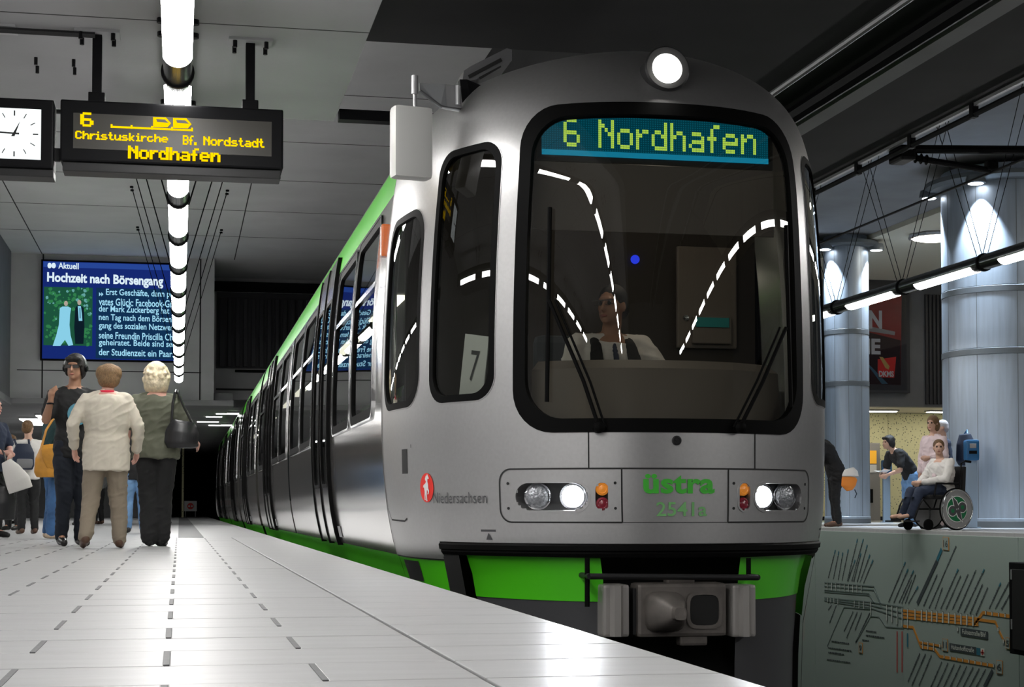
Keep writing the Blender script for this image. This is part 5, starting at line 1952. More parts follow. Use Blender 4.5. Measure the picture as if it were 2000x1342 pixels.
class Blob:
    """overlapping closed volumes fused into one skin by a voxel remesh"""

    def __init__(s):
        s.v, s.f = [], []

    def put(s, vs, fs):
        n = len(s.v)
        s.v += [tuple(p) for p in vs]
        s.f += [tuple(i + n for i in f) for f in fs]
        return s

    def ell(s, c, r, rot=None, seg=14):
        vs, fs = unit_sphere(seg)
        mt = Matrix.Translation(c)
        if rot is not None:
            mt = mt @ rot
        mt = mt @ Matrix.Diagonal((r[0], r[1], r[2], 1))
        return s.put([mt @ v for v in vs], fs)

    def cap(s, a, b, ra, rb, n=12):
        a, b = Vector(a), Vector(b)
        d = b - a
        s.ell(a, (ra, ra, ra), seg=n)
        s.ell(b, (rb, rb, rb), seg=n)
        if d.length > 1e-5:
            q = d.to_track_quat('Z', 'Y').to_matrix()
            rim = [q @ Vector((math.cos(2 * math.pi * k / n), math.sin(2 * math.pi * k / n), 0)) for k in range(n)]
            vs = [a + u * ra for u in rim] + [b + u * rb for u in rim]
            fs = [(k, (k + 1) % n, (k + 1) % n + n, k + n) for k in range(n)]
            s.put(vs, fs + [tuple(range(n - 1, -1, -1)), tuple(range(n, 2 * n))])
        return s

    def chain(s, pts, rs, n=12):
        for i in range(len(pts) - 1):
            s.cap(pts[i], pts[i + 1], rs[i], rs[i + 1], n)
        return s

    def loft(s, rings, right, n=20):
        """rings = [(centre, half width, half depth)]"""
        right = Vector(right)
        vs = []
        for i, (c, hw, hd) in enumerate(rings):
            c = Vector(c)
            ax = (Vector(rings[min(i + 1, len(rings) - 1)][0]) - Vector(rings[max(i - 1, 0)][0])).normalized()
            r = (right - ax * right.dot(ax)).normalized()
            f = ax.cross(r)
            vs += [c + r * hw * math.cos(t) + f * hd * math.sin(t) for t in [2 * math.pi * k / n for k in range(n)]]
        fs = []
        for i in range(len(rings) - 1):
            for k in range(n):
                fs.append((i * n + k, i * n + (k + 1) % n, (i + 1) * n + (k + 1) % n, (i + 1) * n + k))
        m_ = (len(rings) - 1) * n
        return s.put(vs, fs + [tuple(range(n - 1, -1, -1)), tuple(m_ + k for k in range(n))])

    def build(s, name, material, parent, voxel=0.012, smooth=4, wrinkle=0.0):
        seedv = Vector((len(scrap) * 1.7, 0, 0))
        me = bpy.data.meshes.new(name)
        me.from_pydata(s.v, [], s.f)
        me.update()
        o = bpy.data.objects.new(name, me)
        work.collection.objects.link(o)
        m_ = o.modifiers.new('fuse', 'REMESH')
        m_.mode = 'VOXEL'
        m_.voxel_size = voxel
        if smooth:
            sm_ = o.modifiers.new('soft', 'SMOOTH')
            sm_.factor = 0.5
            sm_.iterations = smooth
        work.view_layers[0].update()
        me2 = bpy.data.meshes.new_from_object(o.evaluated_get(work.view_layers[0].depsgraph))
        work.collection.objects.unlink(o)
        scrap.append(o)
        me2.name = name
        me2.materials.clear()
        if wrinkle:
            n_ = len(me2.vertices)
            co, no = [0.0] * (3 * n_), [0.0] * (3 * n_)
            me2.vertices.foreach_get('co', co)
            me2.vertices.foreach_get('normal', no)
            for i in range(n_):
                c, nn = Vector(co[3 * i:3 * i + 3]), Vector(no[3 * i:3 * i + 3])
                d = noise.noise(Vector((c.x * 9, c.y * 9, c.z * 6 + c.x * 4))) * .010
                r = 1 - abs(noise.noise(Vector((c.x * 7 + c.z * 3, c.y * 7, c.z * 15 - c.x * 9)) + seedv))
                d += (r ** 4 - .5) * .009
                co[3 * i:3 * i + 3] = c + nn * (d * wrinkle)
            me2.vertices.foreach_set('co', co)
            me2.update()
        return link_mesh(name, me2, material, parent, True)


BASE = dict(pelvis=(0, 0, .53), waist=(0, 0, .61), chest=(0, .0, .73), neck=(0, -.008, .825), head=(0, .012, .93),
            shL=(-.103, -.005, .788), elL=(-.135, -.02, .635), wrL=(-.13, .03, .50), shR=(.103, -.005, .788), elR=(.135, -.02, .635), wrR=(.13, .03, .50),
            hipL=(-.05, 0, .52), knL=(-.055, .012, .285), anL=(-.058, -.012, .048), hipR=(.05, 0, .52), knR=(.055, .012, .285), anR=(.058, -.012, .048),
            toeL=(-.066, .085, .018), toeR=(.066, .085, .018), hdL=None, hdR=None)


def person(label, loc, rotz, H, pose=None, top='cloth_black', sleeve=1, trousers='cloth_black', shoes='shoe_black', skin='skin_light', hair=None, hair_mat='hair_brown',
           hem=0.0, width=1.0, head_yaw=0.0, face=True, vox=0.011, legs_flare=1.0, collar=None, extra=None, depth=1.0, trouser_len=1.0):
    J = dict(BASE)
    J.update(pose or {})
    J = {k: (Vector(v) * H if v is not None else None) for k, v in J.items()}
    o = thing('person', label, 'person', loc, rotz)
    right = (J['shR'] - J['shL']).normalized()
    hipr = (J['hipR'] - J['hipL']).normalized()
    up = (J['neck'] - J['chest']).normalized()

    def spine(inf, low=0.0):
        w, d = width * H, depth * width * H
        dn = (J['pelvis'] - J['waist']).normalized()
        return [(J['pelvis'] + dn * (.045 * H + low), (.082 if inf == 0 else .094) * w + inf, (.058 if inf == 0 else .068) * d + inf), (J['pelvis'] + dn * (.01 * H + low * .5), .096 * w + inf, .068 * d + inf), (J['pelvis'] * .5 + J['waist'] * .5, .092 * w + inf, .064 * d + inf),
                (J['waist'], .084 * w + inf, .058 * d + inf), (J['waist'] * .4 + J['chest'] * .6, .097 * w + inf, .065 * d + inf), (J['chest'], .105 * w + inf, .067 * d + inf),
                (J['chest'] * .45 + J['neck'] * .55, .100 * w + inf, .058 * d + inf), (J['chest'] * .12 + J['neck'] * .88, .062 * w + inf, .044 * d + inf), (J['neck'] + up * .008 * H, .034 * w + inf, .034 * w + inf)]

    hm = Matrix.Translation(J['head']) @ Matrix.Rotation(head_yaw, 4, 'Z')

    def hp(x, y, z):
        return hm @ Vector((x * H, y * H, z * H))

    hr = Matrix.Rotation(head_yaw, 4, 'Z')
    b = Blob()
    b.loft(spine(0), right)
    b.cap(J['neck'] - up * .02 * H, hp(0, -.012, -.03), .034 * H, .031 * H)
    for S_ in ('L', 'R'):
        b.cap(J['neck'] - up * .004 * H, J['sh' + S_], .030 * H, .026 * H)
    b.ell(hp(0, -.008, .012), (.043 * H, .054 * H, .056 * H), hr, 18)
    b.ell(hp(0, .014, -.022), (.034 * H, .040 * H, .044 * H), hr, 16)
    if face:
        b.cap(hp(0, .052, .006), hp(0, .063, -.016), .005 * H, .008 * H, 8)
        b.ell(hp(0, .042, -.052), (.014 * H, .012 * H, .010 * H), hr, 10)
        b.ell(hp(0, .044, .020), (.026 * H, .010 * H, .008 * H), hr, 10)
    for s_ in (-1, 1):
        b.ell(hp(s_ * .044, -.004, -.004), (.006 * H, .012 * H, .018 * H), hr, 10)
    for S_ in ('L', 'R'):
        sg_ = -1 if S_ == 'L' else 1
        sh, el, wr = J['sh' + S_], J['el' + S_], J['wr' + S_]
        b.chain([sh, el, wr], [.030 * H, .024 * H, .017 * H])
        b.cap(sh * .6 + el * .4, el * .9 + sh * .1, .029 * H, .024 * H)
        b.cap(el * .85 + wr * .15, el * .5 + wr * .5, .024 * H, .021 * H)
        hd = J['hd' + S_] if J['hd' + S_] is not None else (wr - el)
        hd = Vector(hd).normalized()
        side = hd.cross(Vector((sg_, 0.3, 0))).normalized()
        pn = hd.cross(side)
        b.cap(wr, wr + hd * .038 * H, .014 * H, .017 * H, 10)
        for k in range(4):
            base_ = wr + hd * .042 * H + side * (k - 1.5) * .0115 * H
            ln = (.034, .042, .040, .030)[k] * H
            tip1 = base_ + hd * ln * .55 + pn * .006 * H
            b.chain([base_, tip1, tip1 + hd * ln * .4 + pn * .014 * H], [.0066 * H, .006 * H, .005 * H], 8)
        tb = wr + hd * .016 * H + side * -.016 * H
        b.chain([tb, tb + hd * .02 * H - side * .014 * H, tb + hd * .042 * H - side * .014 * H + pn * .006 * H], [.0078 * H, .007 * H, .0055 * H], 8)
        hi, kn, an, to = J['hip' + S_], J['kn' + S_], J['an' + S_], J['toe' + S_]
        b.chain([hi, kn, an], [.052 * H, .034 * H, .022 * H])
        b.cap(kn * .8 + an * .2 , kn * .5 + an * .5, .033 * H, .028 * H)
        b.cap(an, to, .02 * H, .016 * H)
    body = b.build('body', skin, o, max(vox * 0.85, .008), 3)
    # top
    inf = .009 + .004 * H
    t = Blob()
    rings = spine(inf, hem * H)
    t.loft(rings[:-1] + [(J['neck'] - up * .004 * H, .040 * H, .038 * H)], right)
    for S_ in ('L', 'R'):
        sh, el, wr = J['sh' + S_], J['el' + S_], J['wr' + S_]
        t.cap(J['neck'] - up * .016 * H, sh, .032 * H + inf * .6, .028 * H + inf * .8)
        if sleeve >= 1:
            t.chain([sh, el, el * .12 + wr * .88], [.029 * H + inf, .027 * H + inf, .020 * H + inf])
        elif sleeve > 0:
            e2 = sh + (el - sh) * (sleeve * 1.7)
            t.chain([sh, e2], [.030 * H + inf, .031 * H + inf])
    t.build('top', top, o, vox, 4, 1.0)
    # trousers
    t = Blob()
    dn = (J['pelvis'] - J['waist']).normalized()
    inf2 = .008
    w = width * H
    t.loft([(J['pelvis'] + dn * .05 * H, .084 * w + inf2, .060 * w * depth + inf2), (J['pelvis'], .092 * w + inf2 * .4, .064 * w * depth + inf2 * .4), (J['pelvis'] * .7 + J['waist'] * .3, .084 * w, .058 * w * depth)], hipr)
    for S_ in ('L', 'R'):
        hi, kn, an = J['hip' + S_], J['kn' + S_], J['an' + S_]
        end = kn + (an - kn) * trouser_len
        t.chain([hi, kn, end], [.056 * H * (0.5 + 0.5 * width) + inf2, .039 * H * legs_flare + inf2, .030 * H * legs_flare + inf2])
        t.cap(hi * .7 + kn * .3, hi * .35 + kn * .65, .056 * H * (0.5 + 0.5 * width) + inf2, .047 * H + inf2)
    t.build('trousers', trousers, o, vox, 4, 0.9)
    for S_ in ('L', 'R'):
        an, to = J['an' + S_], J['toe' + S_]
        d = (to - an)
        dh = Vector((d.x, d.y, 0)).normalized()
        t = Blob()
        hl = an - dh * .018 * H
        t.chain([hl + Vector((0, 0, -.018 * H)), (hl + to) / 2 + Vector((0, 0, -.006 * H)), to], [.024 * H, .025 * H, .019 * H])
        t.cap(an, an + Vector((0, 0, -.02 * H)), .026 * H, .026 * H)
        sh_ = t.build('shoe', shoes, o, .009, 2)
        # flat sole
        for v in sh_.data.vertices:
            if v.co.z < .004 and J['an' + S_].z < .09 * H:
                v.co.z = .0
    if hair:
        t = Blob()
        for c, r in hair:
            t.ell(hp(*c), (r[0] * H, r[1] * H, r[2] * H), hr, 14)
        t.build('hair', hair_mat, o, .010, 2)
    if face:
        for s_ in (-1, 1):
            MB().lathe([(.002 * H, -.004 * H), (.007 * H, -.002 * H), (.008 * H, 0), (.005 * H, .003 * H), (.001 * H, .004 * H)], 10,
                       hm @ Matrix.Translation((s_ * .017 * H, .0465 * H, .006 * H)) @ Matrix.Rotation(-math.pi / 2, 4, 'X')).build('eye', 'eye_dark', o, True)
        MB().lathe([(.002 * H, -.004 * H), (.006 * H, 0), (.001 * H, .003 * H)], 10, hm @ Matrix.Translation((0, .054 * H, -.036 * H)) @ Matrix.Rotation(-math.pi / 2, 4, 'X') @ Matrix.Diagonal((2.3, .7, 1, 1))).build('mouth', 'lip', o, True)
    if collar:
        Blob().loft([(J['neck'] - up * .022 * H, .058 * H, .052 * H), (J['neck'] - up * .004 * H, .046 * H, .045 * H), (J['neck'] + up * .016 * H, .040 * H, .042 * H)], right).build('collar', collar, o, .010, 2)
    return o, J, hm


HAIR_SHORT = [((0, -.014, .022), (.049, .056, .054)), ((0, -.035, -.005), (.046, .035, .045))]
HAIR_BOB = [((0, -.012, .022), (.053, .058, .056)), ((0, -.030, -.015), (.056, .045, .058)), ((-.030, -.020, -.030), (.026, .034, .040)), ((.030, -.020, -.030), (.026, .034, .040))]
HAIR_SHAGGY = [((0, -.012, .028), (.053, .060, .052)), ((0, -.034, -.012), (.052, .036, .052)), ((-.042, -.006, .002), (.014, .032, .045)), ((.042, -.006, .002), (.014, .032, .045)), ((-.018, .040, .046), (.024, .018, .014)), ((.016, .042, .044), (.026, .018, .015))]
HAIR_BUN = HAIR_SHORT + [((0, -.070, .030), (.022, .022, .022))]
rng = random.Random(5)
HAIR_CURLY = list(HAIR_BOB)
for k in range(170):
    a, e = rng.uniform(0, 2 * math.pi), rng.uniform(-.9, 1.5)
    r = .054
    c = (r * math.cos(e) * math.cos(a) * 1.02, -.018 + r * math.cos(e) * math.sin(a) * 1.05, .002 + .062 * math.sin(e))
    if c[1] > .012 and c[2] < .02:
        continue
    s_ = rng.uniform(.006, .011)
    HAIR_CURLY.append((c, (s_, s_, s_)))

# --- man in black T-shirt, facing the camera, looking to the side
p = on_z(140, 1064, 0)
PM = Vector((-1.00, 16.3, 0))
o, J, hm = person('man in a black printed T-shirt with headphones and sunglasses', PM, math.pi + 0.30, 1.84,
                  dict(elR=(.150, .02, .655), wrR=(.145, .100, .745), hdR=(-.1, .2, 1), elL=(-.145, -.02, .64), wrL=(-.13, .06, .53), knL=(-.045, .02, .285), anL=(-.04, -.01, .048), toeL=(-.05, .085, .018), knR=(.05, .015, .285)),
                  'cloth_black', 0.42, 'cloth_ink', 'shoe_black', 'skin_tan', HAIR_SHAGGY, 'hair_black', hem=.03, head_yaw=-0.55)
H = 1.84
MB().box(-.038 * H, -.005 * H, .049 * H, .056 * H, -.004 * H, .013 * H, hm).box(.005 * H, .038 * H, .049 * H, .056 * H, -.004 * H, .013 * H, hm).box(-.044 * H, .044 * H, .048 * H, .053 * H, .009 * H, .013 * H, hm).box(-.047 * H, -.042 * H, -.01 * H, .055 * H, .006 * H, .014 * H, hm).box(.042 * H, .047 * H, -.01 * H, .055 * H, .006 * H, .014 * H, hm).build('sunglasses', 'eye_dark', o)
arc = [hm @ Vector((.056 * H * math.cos(t), -.008 * H, .012 * H + .062 * H * math.sin(t))) for t in [math.pi * k / 14 for k in range(15)]]
MB().tube(arc, .007 * H, 8).build('headphones', 'grey_metal', o, True)
for s_ in (-1, 1):
    MB().lathe([(.02, -.012), (.034, -.01), (.036, .006), (.026, .02)], 16, hm @ Matrix.Translation((s_ * .054 * H, -.008 * H, -.002 * H)) @ Matrix.Rotation(s_ * math.pi / 2, 4, 'Y')).build('ear_cup', 'black_metal', o, 0.7)
# shirt print, a ring shaped motif lying on the chest
pr_ = MB()
fr_ = .067 * H * 1.0 + .022
for k in range(24):
    t0, t1 = 2 * math.pi * k / 24, 2 * math.pi * (k + 1) / 24
    q_ = []
    for t, r in ((t0, .052), (t1, .052), (t1, .085), (t0, .085)):
        x, z = r * 1.15 * math.cos(t), .685 * H + r * 1.25 * math.sin(t)
        q_.append((x, (.067 * H + .024) * math.sqrt(max(.05, 1 - (x / (.105 * H + .02)) ** 2)) + .012, z))
    pr_.add(q_, [(0, 1, 2, 3)])
pr_.build('shirt_print', 'print_blue', o)
MB().tube([Vector(J['wrR']) + Vector((.03 * math.cos(t), .03 * math.sin(t), -.02)) for t in [2 * math.pi * k / 12 for k in range(13)]], .009, 6).build('wristband', 'black_metal', o)

# --- woman in cream jacket, from behind, mid-stride
PJ = on_z(206, 1071, 0)
o, J, hm = person('woman in a cream jacket and taupe trousers walking away', PJ, 0.05, 1.70,
                  dict(elL=(-.175, -.03, .655), wrL=(-.165, .06, .53), elR=(.165, -.02, .645), wrR=(.16, .06, .52), knL=(-.075, .00, .285), anL=(-.105, -.10, .068), toeL=(-.115, -.03, .02), knR=(.062, .03, .285), anR=(.072, .02, .048), toeR=(.082, .115, .018), head=(.01, .022, .908)),
                  'cloth_cream', 1, 'cloth_taupe', 'shoe_brown', 'skin_pink', [((0, -.012, .020), (.060, .064, .058)), ((0, -.030, -.012), (.060, .046, .050)), ((-.034, -.02, .022), (.036, .042, .044)), ((.034, -.02, .022), (.036, .042, .044))], 'hair_auburn', hem=.075, width=1.22, face=False, collar='cloth_red', legs_flare=1.15)

# --- blonde woman in olive shirt
PB = on_z(303, 1067, 0)
o, J, hm = person('blonde curly haired woman in an olive shirt and black trousers', PB, -0.05, 1.76,
                  dict(elL=(-.150, -.03, .635), wrL=(-.165, .02, .495), elR=(.165, -.01, .645), wrR=(.205, .09, .575), knL=(-.03, .012, .285), anL=(-.028, -.02, .048), toeL=(-.035, .08, .018), knR=(.030, .02, .285), anR=(.032, .01, .048), toeR=(.045, .10, .018), head=(.0, .012, .910)),
                  'cloth_olive', 0.50, 'cloth_black', 'shoe_black', 'skin_pink', [(tuple(v * 1.22 for v in c), tuple(v * 1.2 for v in r)) for c, r in HAIR_CURLY], 'hair_blonde', hem=.015, width=1.26, face=False, legs_flare=1.45)
# her black shoulder bag
bg = thing('shoulder_bag', 'black leather shoulder bag hanging at the blonde woman\'s side', 'bag', PB + Vector((.235, -.16, .93)))
Blob().loft([((0, 0, 0), .13, .045), ((.0, 0, .05), .16, .06), ((.01, 0, .15), .16, .055), ((.02, 0, .23), .125, .035), ((.025, 0, .26), .10, .02)], (1, .0, -.25)).build('pouch', 'leather_black', bg, .010)
Blob().ell((.10, 0, .03), (.07, .04, .03)).build('fold', 'leather_black', bg, .010)
MB().tube([(-.09, .0, .24), (-.08, .02, .42), (-.06, .06, .53), (-.05, .13, .555), (-.05, .2, .50)], .012, 8).tube([(.10, .0, .24), (.02, .01, .40), (-.03, .05, .525), (-.03, .13, .55), (-.03, .2, .50)], .012, 8).build('strap', 'leather_black', bg, 0.7)

# --- person in jeans beyond the two women
PX = on_z(264, 1041, 0)
person('person in blue jeans standing beyond the two women', PX, 0.1, 1.66, dict(knL=(-.06, .012, .285), anL=(-.062, -.012, .048), knR=(.06, .012, .285), anR=(.064, -.012, .048)), 'cloth_black', 1, 'denim_light', 'shoe_black', 'skin_light', HAIR_SHORT, 'hair_brown', hem=.02, face=False, vox=.014)
PX = on_z(191, 1024, 0)
person('person in dark trousers and brown shoes far down the platform', PX, 0.8, 1.66, None, 'cloth_grey', 1, 'cloth_black', 'shoe_brown', 'skin_light', HAIR_SHORT, 'hair_brown', face=False, vox=.016)

# --- person with orange bag
PO = on_z(97, 1053, 0)
PO.x += 0.04
person('person in a dark teal jacket, blue jeans and beige shoes', PO, -1.1, 1.68, dict(elL=(-.14, .0, .64), wrL=(-.12, .09, .60), knL=(-.05, .02, .285), knR=(.05, -.01, .285), anR=(.055, -.04, .048), toeR=(.06, .05, .018)), 'cloth_teal', 1, 'denim', 'shoe_beige', 'skin_light', HAIR_BOB, 'hair_brown', hem=.01, face=False, vox=.013, legs_flare=1.2)
ob = thing('leather_bag', 'orange leather bag hanging from a shoulder', 'bag', PO + Vector((-.03, -.25, .72)), -0.15)
Blob().loft([((0, 0, 0), .15, .07), ((0, 0, .06), .18, .085), ((0, 0, .22), .165, .075), ((0.01, 0, .34), .12, .045), ((0.01, 0, .37), .09, .03)], (1, 0, -.12)).build('pouch', 'leather_orange', ob, .011)
Blob().loft([((0.03, -.075, .10), .05, .012), ((.04, -.082, .20), .10, .014), ((.02, -.07, .33), .11, .014), ((.01, -.03, .375), .09, .02)], (1, 0, -.1)).build('flap', 'leather_orange', ob, .009, 2)
MB().tube([(-.10, 0, .33), (-.05, .03, .55), (.03, .12, .72), (.05, .22, .70)], .014, 8).tube([(.10, 0, .33), (.09, .03, .55), (.08, .12, .72), (.08, .22, .70)], .014, 8).build('strap', 'leather_orange', ob, 0.7)

# --- person in white with blue rucksack
PW = on_z(54, 1043, 0)
person('person in a white top and black trousers wearing a rucksack', PW, 0.35, 1.60, dict(elR=(.150, .03, .66), wrR=(.10, .12, .665), elL=(-.145, .02, .655), wrL=(-.10, .12, .655)), 'cloth_white', 1, 'cloth_black', 'shoe_brown', 'skin_light', HAIR_BUN, 'hair_brown', hem=.01, face=False, vox=.014, head_yaw=-.7)
rk = thing('rucksack', 'small navy and grey rucksack on the back of a white top', 'rucksack', PW + Vector((-.05, -.20, .90)), 0.35)
Blob().loft([((0, 0, 0), .13, .06), ((0, 0, .06), .155, .085), ((0, 0, .24), .15, .08), ((0, .01, .36), .10, .045)], (1, 0, 0)).build('pack', 'pack_navy', rk, .012)
Blob().loft([((0, -.06, .02), .10, .03), ((0, -.075, .08), .12, .035), ((0, -.07, .15), .11, .03)], (1, 0, 0)).build('front_pocket', 'cloth_grey', rk, .012)
for s_ in (-1, 1):
    MB().tube([(s_ * .09, .02, .33), (s_ * .10, .10, .42), (s_ * .10, .20, .42)], .016, 8).build('strap', 'pack_navy', rk, 0.7)

# --- companion just behind, looking down
PC = on_z(24, 1036, 0)
person('dark haired person in a black coat looking down', PC, 2.6, 1.58, dict(head=(0, .035, .915)), 'cloth_black', 1, 'cloth_black', 'shoe_black', 'skin_tan', HAIR_SHAGGY, 'hair_brown', hem=.06, vox=.015, head_yaw=.5)

# --- person cut by the picture edge with folded arms
PE = on_z(-16, 1050, 0)
person('person in a navy T-shirt with folded hands', PE, -2.2, 1.74, dict(elR=(.135, .03, .64), wrR=(.04, .13, .60), elL=(-.135, .03, .64), wrL=(-.02, .14, .585)), 'cloth_navy', 0.45, 'cloth_black', 'shoe_black', 'skin_pink', HAIR_SHORT, 'hair_black', hem=.02, vox=.012)
wbg = thing('white_bag', 'white cloth bag held low beside black trousers', 'bag', PE + Vector((.30, -.22, .58)), 0.2)
Blob().loft([((.06, 0, 0), .15, .05), ((.02, 0, .12), .15, .075), ((-.06, 0, .26), .11, .06), ((-.12, 0, .36), .06, .035)], (1, 0, -.35)).build('pouch', 'cloth_white', wbg, .011)
MB().tube([(-.12, 0, .35), (-.14, .02, .45), (-.17, .06, .50)], .012, 8).build('handle', 'leather_black', wbg, 0.7)
bbg = thing('black_bag', 'large black carrier bag hanging beside the white bag', 'bag', PE + Vector((.14, -.16, .22)), 0.2)
Blob().loft([((0, 0, 0), .15, .06), ((0, 0, .2), .16, .075), ((0, 0, .42), .13, .05)], (1, 0, 0)).build('pouch', 'leather_black', bbg, .012)
MB().tube([(-.06, 0, .41), (-.02, 0, .55), (.05, 0, .41)], .01, 8).build('handle', 'leather_black', bbg, 0.7)

# --- further waiting people on the island, behind those in front
for (px, py, rz, Hh, tp, tr, lab) in ((36, 1023, 1.2, 1.72, 'cloth_grey', 'cloth_black', 'person in a grey jacket waiting at the back of the crowd'), (118, 1022, -0.9, 1.70, 'cloth_white', 'denim', 'person in a pale shirt and jeans at the back of the crowd'),
                                       (160, 1026, 2.2, 1.66, 'cloth_black', 'cloth_grey', 'person in grey trousers far behind the T-shirt man')):
    person(lab, on_z(px, py, 0), rz, Hh, None, tp, 1, tr, 'shoe_black', 'skin_light', HAIR_SHORT, 'hair_brown', face=False, vox=.017)

# ------------------------------------------------------------------ driver (seated in the cab)
SEAT = dict(pelvis=(0, .0, .02), waist=(0, -.01, .10), chest=(0, .0, .22), neck=(0, .015, .315), head=(0, .035, .42),
            shL=(-.112, .0, .295), shR=(.112, .0, .295), hipL=(-.05, .02, .01), hipR=(.05, .02, .01), knL=(-.07, .25, .02), knR=(.07, .25, .02), anL=(-.07, .26, -.22), anR=(.07, .26, -.22), toeL=(-.07, .36, -.25), toeR=(.07, .36, -.25),
            elL=(-.15, .06, .15), wrL=(-.10, .18, .16), elR=(.15, .06, .15), wrR=(.10, .18, .16))
SD = dict(SEAT)
SD.update(elL=(-.18, .08, .17), wrL=(-.30, .14, .165), hdL=(-1, .3, -.1), elR=(.155, .07, .16), wrR=(.08, .19, .145))
dv, J, hm = person('tram driver in a black waistcoat and pale shirt at the controls', (2.50, 9.42, 0.80), math.pi, 1.80, SD, 'cloth_white', 1, 'cloth_black', 'shoe_black', 'skin_tan', HAIR_SHORT, 'hair_black', vox=.010, head_yaw=-0.75, width=1.15)
for s_ in (-1, 1):
    Blob().loft([((s_ * .105, .165, .10), .07, .016), ((s_ * .115, .185, .28), .065, .018), ((s_ * .115, .17, .42), .045, .018), ((s_ * .105, .11, .52), .035, .02), ((s_ * .10, .03, .565), .035, .02)], (1, 0, 0)).build('waistcoat', 'cloth_black', dv, .010, 2)
    Blob().loft([((s_ * .20, .125, .30), .04, .016), ((s_ * .20, .125, .335), .04, .016)], (1, 0, 0)).build('green_trim', 'cloth_green', dv, .008, 1)
Blob().loft([((0, .165, .12), .018, .008), ((0, .19, .30), .022, .008), ((0, .175, .44), .018, .008), ((0, .12, .53), .016, .008)], (1, 0, 0)).build('tie', 'cloth_navy', dv, .008, 1)
MB().box(-.066, -.010, .090, .096, .000, .003, hm).box(.010, .066, .090, .096, .000, .003, hm).box(-.080, .080, .090, .096, .024, .029, hm).build('glasses', 'eye_dark', dv)
ld = bpy.data.lights.new('cab_fill', 'POINT')
ld.energy = 7.0  # fill light added to brighten the driver and cab
ld.color = (1.0, 0.88, 0.72)
ld.shadow_soft_size = 0.12
lo = bpy.data.objects.new('cab_fill', ld)
lo.location = (2.75, 9.35, 2.25)
TP(MB().lathe([(0.07, 0.05), (0.08, 0.03), (0.075, 0.0), (0.05, -0.012), (0.005, -0.014)], 20, Matrix.Translation((2.75, 9.35, 2.40))), 'cab_fill_housing', 'white_paint', None, 0.7)  # body and arm added to carry the fill light
TP(MB().box(2.72, 2.78, 9.10, 9.38, 2.45, 2.47), 'cab_fill_arm', 'black_metal')
col.objects.link(lo)
lo.parent = tram
lo.matrix_parent_inverse = Matrix.Translation(-TRAM_LOC)

# ------------------------------------------------------------------ people on the opposite platform
# wheelchair, facing left
wc_p = on_z(1868, 1036, ZR)
WR = math.radians(104)
fw = Vector((-math.sin(WR), math.cos(WR), 0))
rg_ = Vector((math.cos(WR), math.sin(WR), 0))
